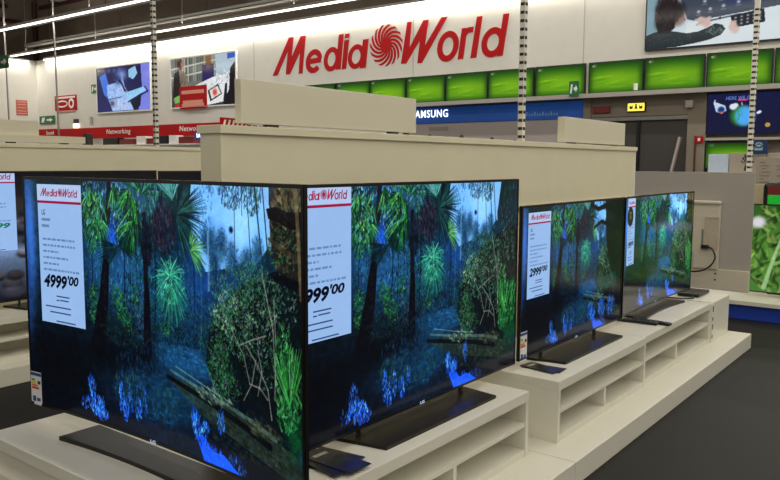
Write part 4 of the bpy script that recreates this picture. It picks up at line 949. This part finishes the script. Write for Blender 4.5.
remote('black remote lying just behind the other one at the row end', 4.50, 1.50, -.12)
tag(obj('red_shelf_label', text_mesh('USB', .09, .026, .03, 0, .002, 2.86, CT + .014, 1.80), M_RED), 'small red lettering standing on the console behind the second television', 'label')
t = thing('media_box', 'flat black box with rounded ends lying on the end block of the row', 'box', (5.72, 1.60, CT))
obj('case', MB().box(-.16, .12, -.075, .075, .002, .026, .008), M_BLACK, t)
obj('foot', MB().box(-.12, .08, -.05, .05, 0, .003), M_SLOT, t)
def cable(label, pts, r, m):
    C = [Vector(p) for p in pts]; out = []
    for i in range(len(C) - 1):
        p0, p1, p2, p3 = C[max(i - 1, 0)], C[i], C[i + 1], C[min(i + 2, len(C) - 1)]
        for k in range(8):
            s = k / 8.
            out.append(.5 * ((2 * p1) + (p2 - p0) * s + (2 * p0 - 5 * p1 + 4 * p2 - p3) * s * s + (3 * p1 - p0 - 3 * p2 + p3) * s ** 3))
    out.append(C[-1])
    return tag(obj('cable', MB().tube(out, r, 8), m), label, 'cable')
cable('thin black cable trailing over the console from behind the last curved set', [(5.42, 1.78, CT + .006), (5.43, 1.66, CT + .006), (5.5, 1.55, CT + .006), (5.57, 1.57, CT + .012)], .005, M_BLACK)
cable('thin pale cable lying on the end block behind the black box', [(5.46, 1.80, CT + .006), (5.52, 1.74, CT + .006), (5.66, 1.71, CT + .006), (5.82, 1.70, CT + .006)], .004, M_GREYP)

# ------------------------------------------------------------------ beyond the end of the row
tag(obj('plinth', MB().box(6.95, 8.2, -1.2, 3.4, .128, .163, .002), M_CREAM), 'white ledge with the television seen from behind standing on it', 'plinth')
tag(obj('blue_block', MB().box(6.99, 8.15, -1.15, 3.35, 0, .128), M_BLUEB), 'bright blue base under the white ledge beyond the row', 'plinth')
t = thing('television', 'television seen from behind, big grey back with a white connector box', 'television', (7.0, 2.365, .163), PI / 2)
# local x runs along +Y, y towards -X (its back faces the row)
LW = .86
obj('screen_panel', MB().box(-LW, LW, -.012, 0, .075, 1.10, .002), M_GREYP, t)
obj('lower_housing', MB().box(-LW, LW, 0, .03, .07, .255, .006), M_WHITEP, t)
obj('centre_housing', MB().box(-.605, .605, 0, .045, .25, .85, .008), M_WHITEP, t)
obj('housing_ledge', MB().box(-.61, .61, 0, .065, .82, .852, .012), M_WHITEP, t)
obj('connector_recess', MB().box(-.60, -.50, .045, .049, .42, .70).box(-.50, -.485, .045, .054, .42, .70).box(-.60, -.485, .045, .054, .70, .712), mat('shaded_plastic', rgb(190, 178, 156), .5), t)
obj('port_strip', MB().box(-.475, -.46, .045, .05, .42, .60), M_STEEL, t)
obj('socket_plate', MB().box(-.40, -.24, .045, .052, .27, .40, .003), M_GREYP, t)
for q in ((-.585, .215), (-.585, .16)): obj('screw', MB().disc(q[0], q[1], .008, .03, .033, 12), M_SLOT, t)
obj('stand_foot', MB().box(-.3, .3, -.1, .1, 0, .012).box(-.2, .2, -.03, .01, .012, .08), M_STAND, t)
for ch in t.children: pass
plug = MB().box(-.012, .012, -.04, .0, -.012, .012, .003)
t2 = thing('power_cable', 'black cable looping from the back of the white television', 'cable', (6.945, 1.868, .612))
obj('plug', MB().box(-.03, .0, -.03, .03, -.016, .016, .003), M_BLACK, t2)
pts = [Vector(p) for p in [(-.02, -.03, 0), (-.03, -.07, -.02), (-.035, -.095, -.09), (-.035, -.06, -.16), (-.035, 0, -.205), (-.035, .08, -.225), (-.035, .18, -.23)]]
o_ = []
for i in range(len(pts) - 1):
    p0, p1, p2, p3 = pts[max(i - 1, 0)], pts[i], pts[i + 1], pts[min(i + 2, len(pts) - 1)]
    for k in range(6):
        s = k / 6.; o_.append(.5 * ((2 * p1) + (p2 - p0) * s + (2 * p0 - 5 * p1 + 4 * p2 - p3) * s * s + (3 * p1 - p0 - 3 * p2 + p3) * s ** 3))
obj('cord', MB().tube(o_ + [pts[-1]], .007, 8), M_BLACK, t2)
LEAF = meadow()
t = tv('television showing green leaves and a white bud at the right picture edge', 1.40, .785, (7.32, .93, .163), -PI / 2, .035, 0, LEAF, screen_mat('lit_screen_small', .95, .2), None, None, None, 'flat', 200, 112, False)
tag(obj('tan_board', MB().box(7.75, 7.79, -1.2, 1.70, .163, 1.145, .003), M_TAN), 'tan board standing upright behind the leaf television', 'board')
t = thing('small_monitor', 'small black rounded monitor with a green picture above the leaf television', 'monitor', (7.55, 1.31, .163), -PI / 2)
obj('case', MB().box(-.24, .24, 0, .05, .79, 1.0, .03), M_BLACK, t)
g = MB().box(-.2, .2, -.002, 0, .80, .895); obj('screen', g, mat('lit_green', rgb(20, 150, 40), .4, emit=.7), t)
obj('screen_band', MB().box(-.2, .2, -.002, 0, .895, .975), mat('lit_maroon', rgb(90, 20, 20), .4, emit=.4), t)
obj('stand', MB().box(-.03, .03, .01, .04, 0, .8).box(-.15, .15, -.06, .1, 0, .012), M_BLACK, t)
# stacked packaging behind it
t = thing('carton', 'wide grey carton with dark printed lines behind the tan board', 'box', (10.0, 1.6, 0), -PI / 2)
obj('box', MB().box(-.55, .75, 0, .4, .6, 1.42, .004), M_CARD, t)
b = MB(); r = random.Random(3)
for k in range(12):
    for j in range(6):
        x = -.52 + .2 * j + r.uniform(0, .05); z = 1.36 - .04 * k - r.uniform(0, .01)
        b.box(x, x + r.uniform(.03, .12), -.003, 0, z, z + .008)
obj('printed_lines', b, mat('grey_ink', rgb(110, 104, 96), .8), t)
obj('pallet', MB().box(-.55, .75, 0, .4, 0, .6), M_CARD, t)
def carton(label, y0, y1, x, z0, z1, m, figure=None):
    t = thing('carton', label, 'box', (x, (y0 + y1) / 2, z0), -PI / 2); a = abs(y1 - y0) / 2; h = z1 - z0
    obj('box', MB().box(-a, a, 0, .3, 0, h, .004), m, t)
    if figure == 'plant':
        b = MB()
        for k in range(7):
            an = math.radians(20 + 23 * k); b.prism([(0, h * .45), (math.cos(an) * .09 - .02, h * .45 + math.sin(an) * .16), (math.cos(an) * .1, h * .45 + math.sin(an) * .2), (math.cos(an) * .09 + .02, h * .45 + math.sin(an) * .13)], -.003, 0)
        b.prism([(-.05, h * .2), (.05, h * .2), (.035, h * .45), (-.035, h * .45)], -.003, 0)
        obj('printed_plant', b, mat('dark_ink', rgb(50, 50, 46), .7), t)
    if figure == 'lines':
        b = MB()
        for k in range(6): b.box(-a * .6, a * .5 - .02 * (k % 3), -.003, 0, h * .3 + .03 * k, h * .3 + .03 * k + .01)
        obj('printed_lines', b, mat('grey_ink', rgb(110, 104, 96), .8), t)
    return t
t = thing('shop_counter', 'grey counter carrying cartons in front of the far green screens', 'counter', (13.2, 1.5, 0), -PI / 2)
obj('body', MB().box(-3, 2.35, 0, .55, 0, 1.13), M_GREYP, t); obj('top', MB().box(-3, 2.37, -.03, .55, 1.13, 1.16, .004), M_GREYP, t)
carton('pale blue-white carton leftmost on the far counter beside the door pillar', 3.62, 3.3, 13.4, 1.16, 1.50, mat('pale_blue_carton', rgb(190, 204, 222), .6))
carton('greige carton with a dark printed plant on the far counter', 3.29, 2.73, 13.4, 1.16, 1.52, M_CARD, 'plant')
carton('narrow greige carton on the far counter right of the printed plant', 2.72, 2.46, 13.4, 1.16, 1.52, M_CARD, 'lines')
carton('small orange-brown carton on the far counter behind the slotted pole', 2.45, 2.27, 13.4, 1.16, 1.50, M_KRAFT)

# ------------------------------------------------------------------ far wall
def wall_screen(label, yl, yr, z0, z1, pic, name='television', cat='television', x=13.94, m=None, group=None, bw=.02, cols=None, rws=None, mesh=None, fm=None):
    w, h = abs(yl - yr), z1 - z0
    t = thing(name, label, cat, (x, (yl + yr) / 2, z0), -PI / 2, group)
    obj('frame', frame_bars(MB(), w, 0, h, bw, -.01, .05, lambda x: 0.), fm or M_BEZEL, t)
    obj('back_panel', MB().box(-w / 2 + .01, w / 2 - .01, .004, 14 - x, .01, h - .01), M_BLACK, t)
    me = mesh or picture_mesh(pic, w - 2 * bw, h - 2 * bw, bw, 0, None, cols, rws)
    obj('screen', me, m or MATS['lit_screen_small'], t)
    return t
GR = green_field()
GSPAN = [(13.31, 12.48), (12.42, 11.41), (11.36, 10.38), (10.33, 9.292), (9.253, 8.244), (8.196, 7.185), (7.13, 6.086), (6.006, 4.969), (4.932, 3.908), (3.861, 2.82), (2.767, 1.759)]
NAMES = ['leftmost lime green television of the wall row, mostly hidden by the header board', 'second lime green television of the wall row, above the header board', 'third lime green television of the wall row from the left', 'fourth lime green television of the wall row, under the swirl of the sign',
         'fifth lime green television of the wall row, above the lit white lettering', 'sixth lime green television of the wall row, left of the slotted pole', 'seventh lime green television of the wall row, beside the small green exit sign',
         'eighth lime green television of the wall row, above the lit yellow sign', 'ninth lime green television of the wall row, under the big tablet picture', 'tenth lime green television of the wall row, above the space cartoon screen', 'last lime green television of the wall row, cut by the right picture edge']
gm = None
for k, nm in enumerate(NAMES):
    yl, yr = GSPAN[k]
    t = wall_screen(nm, (yr + .525 * 2 if k == 0 else (yl + yr) / 2 + .525), (yr if k == 0 else (yl + yr) / 2 - .525), 2.65, 3.24, GR, group=None, mesh=gm, m=screen_mat('lit_screen_green', .9, .2), bw=.018)
    if gm is None: gm = [c for c in t.children if c.name.startswith('screen')][0].data
    obj('corner_sticker', MB().box(-.45, -.41, -.014, -.004, .50, .53), M_GREYP, t)
wall_screen('big wall screen at top right with a dark-haired person using a tablet', 4.96, 2.55, 3.37, 4.33, tablet_user(), m=MATS['lit_screen_small'])
b = wall_screen('wall screen at the left with laptops in blue light', 22.83, 19.9, 2.87, 4.33, workshop(), bw=.035, fm=M_WHITE)
b = wall_screen('wall screen with people at a table in a library, red notice over its corner', 18.92, 16.04, 2.87, 4.32, library(), bw=.035, fm=M_WHITE)
t = thing('red_notice', 'red and white notice hanging over the corner of the library picture', 'notice', (13.9, 17.85, 2.86), -PI / 2)
obj('board', MB().box(-.6, .62, -.012, 0, -.02, .62), M_RED, t)
for z, w_ in ((.40, .5), (.12, .45), (.02, .5)): obj('text_line', MB().box(-w_, w_, -.016, -.012, z, z + .10), mat('pink_print', rgb(226, 150, 130), .6), t)
obj('text_band', MB().box(-.6, .62, -.016, -.012, .02, .03), M_WHITE, t)
sp = wall_screen('blue space cartoon screen with a planet, right of the door', 3.84, 2.62, 1.85, 2.55, outer_space(), x=13.98, m=MATS['lit_screen_small'], bw=.012)
obj('caption_text', text_mesh('HERE WE GO', .44, .06, .01, 0, 0, -.08, .61, -.004, None, 1.12), mat('lit_blue_text', rgb(100, 130, 210), .4, emit=.8), sp)
wall_screen('lower lime green television behind the cartons, below the space cartoon', 3.84, 2.88, 1.25, 1.72, GR, x=13.98, m=MATS['lit_screen_green'], cols=64, rws=36)
t = thing('blue_notice', 'small blue notice with a pale emblem at the right edge below the space cartoon', 'notice', (13.3, 2.83, 1.50), -PI / 2)
obj('board', MB().box(-.15, .13, 0, .02, 0, .22), mat('navy_board', rgb(20, 50, 96), .5), t); obj('emblem', MB().box(-.06, .06, -.003, 0, .06, .15).ring(0, .14, .06, .05, .02, -.003, 0), mat('pale_blue_print', rgb(150, 180, 200), .5), t)
obj('support', MB().box(-.01, .01, .02, .03, -.34, .2), M_STEEL, t)
# samsung area
t = thing('blue_banner', 'long blue illuminated banner with white lettering below the green televisions', 'banner', (13.99, 8.3, 2.21), -PI / 2)
obj('board', MB().box(-2.08, 2.16, 0, .08, 0, .33), mat('lit_blue_board', rgb(18, 72, 150), .5, emit=.25, vary=.12, scale=1.5), t)
obj('letters', text_mesh('SAMSUNG', .97, .165, .006, 0, -.01, -1.42, .205, -.002, None, 1.12), mat('lit_white_letters', (.9, .97, 1, 1), .5, emit=1.5, vary=0), t)
b = MB()
for k in range(12): b.box(.95 + .06 * k, .985 + .06 * k, -.004, 0, .07, .07 + (.05 if k % 3 else .08))
obj('small_print', b, mat('pale_blue_ink', rgb(110, 150, 200), .5), t)
tag(obj('wall_panel', MB().box(14.02, 14.1, 6.12, 10.38, 0, 2.2), M_LILAC), 'pale lilac wall panel under the blue banner', 'panel')
tag(obj('panel_print', MB().box(14.012, 14.02, 9.25, 9.75, 2.04, 2.12), mat('greige_ink', rgb(150, 140, 138), .7)), 'faint grey print on the lilac panel below the white lettering', 'print')
# door
d = thing('double_door', 'dark grey double door under the lit yellow sign', 'door', (14.04, 5.05, 0), -PI / 2)
for s in (-1, 1):
    lf = obj('door_leaf', MB().box(.03 if s > 0 else -.9, .9 if s > 0 else -.03, 0, .05, 0, 2.13, .004), M_DOOR, d)
    obj('push_bar', MB().box(.15 if s > 0 else -.8, .8 if s > 0 else -.15, -.06, -.02, 1.0, 1.06, .01), M_STEEL, d)
obj('centre_post', MB().box(-.03, .03, -.03, .05, 0, 2.13), M_BLACK, d)
obj('header_rail', MB().box(-.9, .9, -.06, .05, 2.13, 2.2, .004), M_STEEL, d)
d['kind'] = 'structure'
t = thing('exit_sign', 'lit yellow sign with dark pictograms above the double door', 'sign', (13.98, 5.075, 2.29), -PI / 2)
obj('case', MB().box(-.17, .17, -.05, 0, 0, .165, .004), M_BLACK, t)
obj('lit_face', MB().box(-.155, .155, -.054, -.05, .012, .153), mat('lit_yellow', rgb(250, 226, 90), .4, emit=1.1), t)
b = MB()
for x in (-.09, .09): b.prism([(x - .03, .05), (x + .03, .05), (x + .03, .12), (x, .09), (x - .03, .12)], -.057, -.054)
b.disc(0, .12, .018, -.057, -.054, 12); b.prism([(-.03, .03), (.0, .06), (.03, .03), (.02, .1), (-.02, .1)], -.057, -.054)
obj('pictograms', b, M_SLOT, t)
tag(obj('dark_red_sign', MB().box(13.93, 13.975, 5.58, 5.91, 2.29, 2.41, .004), M_REDD), 'unlit dark red sign left of the lit yellow one', 'sign')
tag(obj('sensor_box', MB().box(13.86, 13.98, 4.05, 4.18, 2.32, 2.45, .01), M_GREYP), 'small grey sensor box above the right side of the door', 'box')
tag(obj('leaning_board', MB().box(-.04, .04, -.02, .02, 0, 1.85, 0, None, Matrix.Translation((13.9, 4.62, 0)) @ Matrix.Rotation(.2, 4, 'X')), M_LILAC), 'pale narrow board leaning in front of the dark door', 'board')
t = thing('extinguisher_stand', 'red post with a small red sign on the pillar right of the door', 'sign', (13.93, 4.0, 0), -PI / 2)
obj('post', MB().box(-.012, .012, -.012, .012, 0, 1.83), mat('maroon_post', rgb(90, 34, 28), .5), t); obj('sign_plate', MB().box(0, .14, -.016, -.012, 1.71, 1.82), M_RED, t)
obj('sign_print', MB().box(.05, .09, -.019, -.016, 1.74, 1.79), M_WHITE, t)
def exit_plate(label, x, y, z0, z1, w, rot=-PI / 2, arrow=1):
    t = thing('exit_sign', label, 'sign', (x, y, z0), rot); h = z1 - z0
    obj('plate', MB().box(-w / 2, w / 2, -.02, 0, 0, h), M_GREEN, t)
    obj('running_figure', MB().prism([(-w * .38, h * .2), (-w * .2, h * .2), (-w * .12, h * .8), (-w * .3, h * .8)], -.023, -.02), M_WHITE, t)
    obj('arrow', MB().prism([(0, h * .4), (w * .2, h * .4), (w * .2, h * .25), (w * .4, h * .5), (w * .2, h * .75), (w * .2, h * .6), (0, h * .6)], -.023, -.02), M_WHITE, t)
    return t
t = exit_plate('green exit sign hanging from a rod at the left picture edge', 9.94, 20.75, 3.77, 4.10, .8)
exit_plate('green exit sign low on the far wall at the left corner above the red band', 13.98, 26.05, 2.63, 2.91, 1.0)
exit_plate('small green sign jutting out at the left of the blue laptop picture', 13.97, 22.98, 3.54, 3.82, .34)
exit_plate('small green exit sign hanging at the corner of a lime green television above the banner', 13.65, 6.17, 2.60, 2.88, .19)
tag(obj('cup', MB().tube([(13.72, 5.02, 2.66), (13.72, 5.02, 2.78)], .035, 12), M_WHITE), 'small white device on the grey rail between two green televisions', 'device')
t = thing('red_notice', 'red notice with white ovals on the far wall behind the thin rod', 'notice', (13.965, 24.8, 3.06), -PI / 2)
obj('board', MB().box(-.68, .68, 0, .03, 0, .5), M_RED, t)
obj('white_band', MB().box(-.6, .62, -.004, 0, .4, .46), M_WHITE, t); obj('white_band', MB().box(-.5, .6, -.004, 0, -.06, -.01), mat('pink_print', rgb(226, 150, 130), .6), t)
obj('emblem', MB().disc(.38, .22, .17, -.004, 0, 24), M_WHITE, t); obj('emblem_centre', MB().disc(.38, .22, .09, -.006, -.004, 20), M_RED, t); obj('oval', MB().ring(-.2, .22, .35, .12, .05, -.004, 0), M_WHITE, t)
t = thing('red_notice', 'faded red paper notice on the left wall', 'notice', (13.42, 26.69, 2.92))
obj('paper', MB().box(-.2, .2, 0, .01, 0, .53), mat('faded_red_paper', rgb(184, 90, 80), .7), t)
for z in (.05, .14, .25, .36, .45): obj('text_line', MB().box(-.16, .16, -.004, 0, z, z + .035), mat('pink_print', rgb(226, 150, 130), .6), t)
# red band
t = thing('red_band', 'long red department band with white lettering on the far wall', 'band', (13.95, 21, 2.2), -PI / 2)
obj('board', MB().box(-5.66, -4.46, 0, .04, -.1, .25).box(-4.38, 4.4, 0, .04, -.12, .23), M_RED, t)
obj('lettering', text_mesh('Networking', 1.33, .2, .016, .1, 0, -.68, .06, -.003, None, 1.08), M_WHITE, t)
obj('lettering', text_mesh('Networking', 1.33, .2, .016, .1, 0, 3.1, .07, -.003, None, 1.08), M_WHITE, t)
obj('lettering', text_mesh('Sound', .5, .13, .02, 0, 0, -4.85, .12, -.003), M_WHITE, t)
t = thing('emergency_lamp', 'small lit emergency lamp on the far wall above the red band', 'lamp', (13.9, 24.1, 2.44), -PI / 2)
obj('bracket', MB().box(-.12, .12, 0, .06, .16, .3), M_DARKSTEEL, t); obj('bulb', MB().box(-.13, .13, -.02, .06, 0, .15, .02), mat('lit_warm_bulb', (1, .9, .68, 1), .4, emit=1.6, vary=0), t)
tag(obj('wall_socket', MB().box(13.96, 14, 23.2, 23.35, 2.55, 2.8, .005), M_GREYP), 'small grey box on the far wall right of the emergency lamp', 'box')
t = thing('shelving_unit', 'white shelving along the far wall under the red band', 'shelving', (13.9, 20.5, 0), -PI / 2)
obj('back_board', MB().box(-3.2, 5.0, .05, .08, 0, 2.06), M_WALL, t)
for z in (.3, .9, 1.4, 1.82): obj('shelf', MB().box(-3.2, 5.0, -.35, .05, z, z + .03), M_WHITE, t)
for x in (-3.2, 0, 4.97): obj('side_panel', MB().box(x, x + .03, -.35, .05, 0, 1.85), M_WHITE, t)
def goods(label, ya, yb, m, z1=2.1, band=None):
    o = obj('goods_box', MB().box(-abs(ya - yb) / 2, abs(ya - yb) / 2, 0, .25, 0, z1 - 1.93, .004), m, None, (13.6, (ya + yb) / 2, 1.85), -PI / 2); tag(o, label, 'box'); return o
goods('black box on the far shelf under the first department lettering', 22.0, 21.2, M_BLACK, 2.14)
goods('dark red box on the far shelf right of the black one', 21.1, 20.3, M_REDD, 2.1)
goods('white box on the far shelf between the two dark red ones', 20.2, 19.75, M_WHITE, 2.17)
goods('dark red box on the far shelf left of the slotted pole', 19.7, 19.3, M_REDD, 2.1)
goods('black box on the far shelf behind the slotted pole', 19.2, 18.7, M_BLACK, 2.16)
goods('white box on the far shelf right of the slotted pole', 18.6, 18.25, M_WHITE, 2.17)
goods('dark red box on the far shelf left of the lit blue sign', 18.15, 17.5, M_REDD, 2.12)
goods('grey box on the far shelf beside the dark bracket', 23.2, 22.2, M_GREYP, 2.12)
t = thing('lit_sign', 'small blue lit sign half hidden by the end of the near partition', 'sign', (13.5, 17.0, 1.93), -PI / 2)
obj('board', MB().box(-.3, .5, 0, .04, 0, .25), mat('lit_blue_board', rgb(18, 72, 150), .5), t)
obj('letters', text_mesh('SAMSUNG', .66, .12, .006, 0, -.01, .12, .13, -.002, None, 1.16), MATS['lit_white_letters'], t)

# ------------------------------------------------------------------ far left row
ST = river_stones()
tv('television with river stones on screen at the left picture edge', 1.44, .83, (2.715, 4.86, CT), 0, .05, 0, ST, MATS['lit_screen_small'], ("1499", "99"), (-.725 + .035, -.725 + .385, .378, .872), None, 'flat', 200, 114, False, .012, True, None, '')
tv('dark television peeping above the curved one, right of the river stones set', 1.44, .83, (4.205, 4.90, CT), 0, .045, 0, ST, MATS['lit_screen_small'], None, None, None, 'flat', 100, 57, False, .012)

# repeats of a kind share a group
GROUPS = {'shelf_console': 'low cream shelf units', 'plinth': 'cream floor plinths', 'partition': 'beige partitions', 'header_board': 'ivory header boards', 'slotted_pole': 'white slotted poles',
          'hanging_rod': 'thin pale hanging rods', 'leaflet': 'dark leaflets on the shelf units', 'remote_control': 'black remotes at the row end', 'goods_box': 'boxes on the far shelving',
          'carton': 'cartons at the far right', 'dark_stud': 'dark knobs along the partition edge', 'pipe': 'dark red pipes under the roof', 'cable_tray': 'grey cable trays under the roof', 'red_notice': 'red notices on the walls'}
for o in list(COL.objects):
    if o.parent is None and o.get('category') and not o.get('group'):
        k = o.name.split('.')[0]
        if k in GROUPS: o['group'] = GROUPS[k]
        elif 'lime green television' in o['label'] and 'row' in o['label']: o['group'] = 'lime green televisions in the wall row'
        elif k == 'exit_sign' and 'green' in o['label']: o['group'] = 'green exit signs'
for o in (tv1, tv2, tv3, tv4): o['group'] = 'big televisions on the front row'

# ------------------------------------------------------------------ world and camera
wd = bpy.data.worlds.new('shop_air'); SC.world = wd; wd.use_nodes = True
bg = wd.node_tree.nodes['Background']; bg.inputs['Color'].default_value = (1., .95, .86, 1); bg.inputs['Strength'].default_value = .35
cam = bpy.data.cameras.new('camera'); cam.sensor_width = 36; cam.lens = 36 * 760 / 780.; cam.clip_start = .05; cam.clip_end = 200
co = bpy.data.objects.new('camera', cam); COL.objects.link(co); SC.camera = co
az, pitch, roll = math.radians(37.7), math.atan(77 / 760.), math.atan(8 / 1580.)
fw = Vector((math.cos(az) * math.cos(pitch), math.sin(az) * math.cos(pitch), -math.sin(pitch)))
rt = Vector((math.sin(az), -math.cos(az), 0)); up = rt.cross(fw)
Rr = Matrix.Rotation(-roll, 3, fw); rt = Rr @ rt; up = Rr @ up
co.matrix_world = Matrix(((rt.x, up.x, -fw.x, 0), (rt.y, up.y, -fw.y, 0), (rt.z, up.z, -fw.z, 1.328), (0, 0, 0, 1)))
SC.view_settings.view_transform = 'Standard'; SC.view_settings.look = 'None'; SC.view_settings.exposure = 0.; SC.view_settings.gamma = 1.; SC.view_settings.use_curve_mapping = False
SC.cycles.max_bounces = 6; SC.cycles.diffuse_bounces = 4; SC.cycles.glossy_bounces = 3
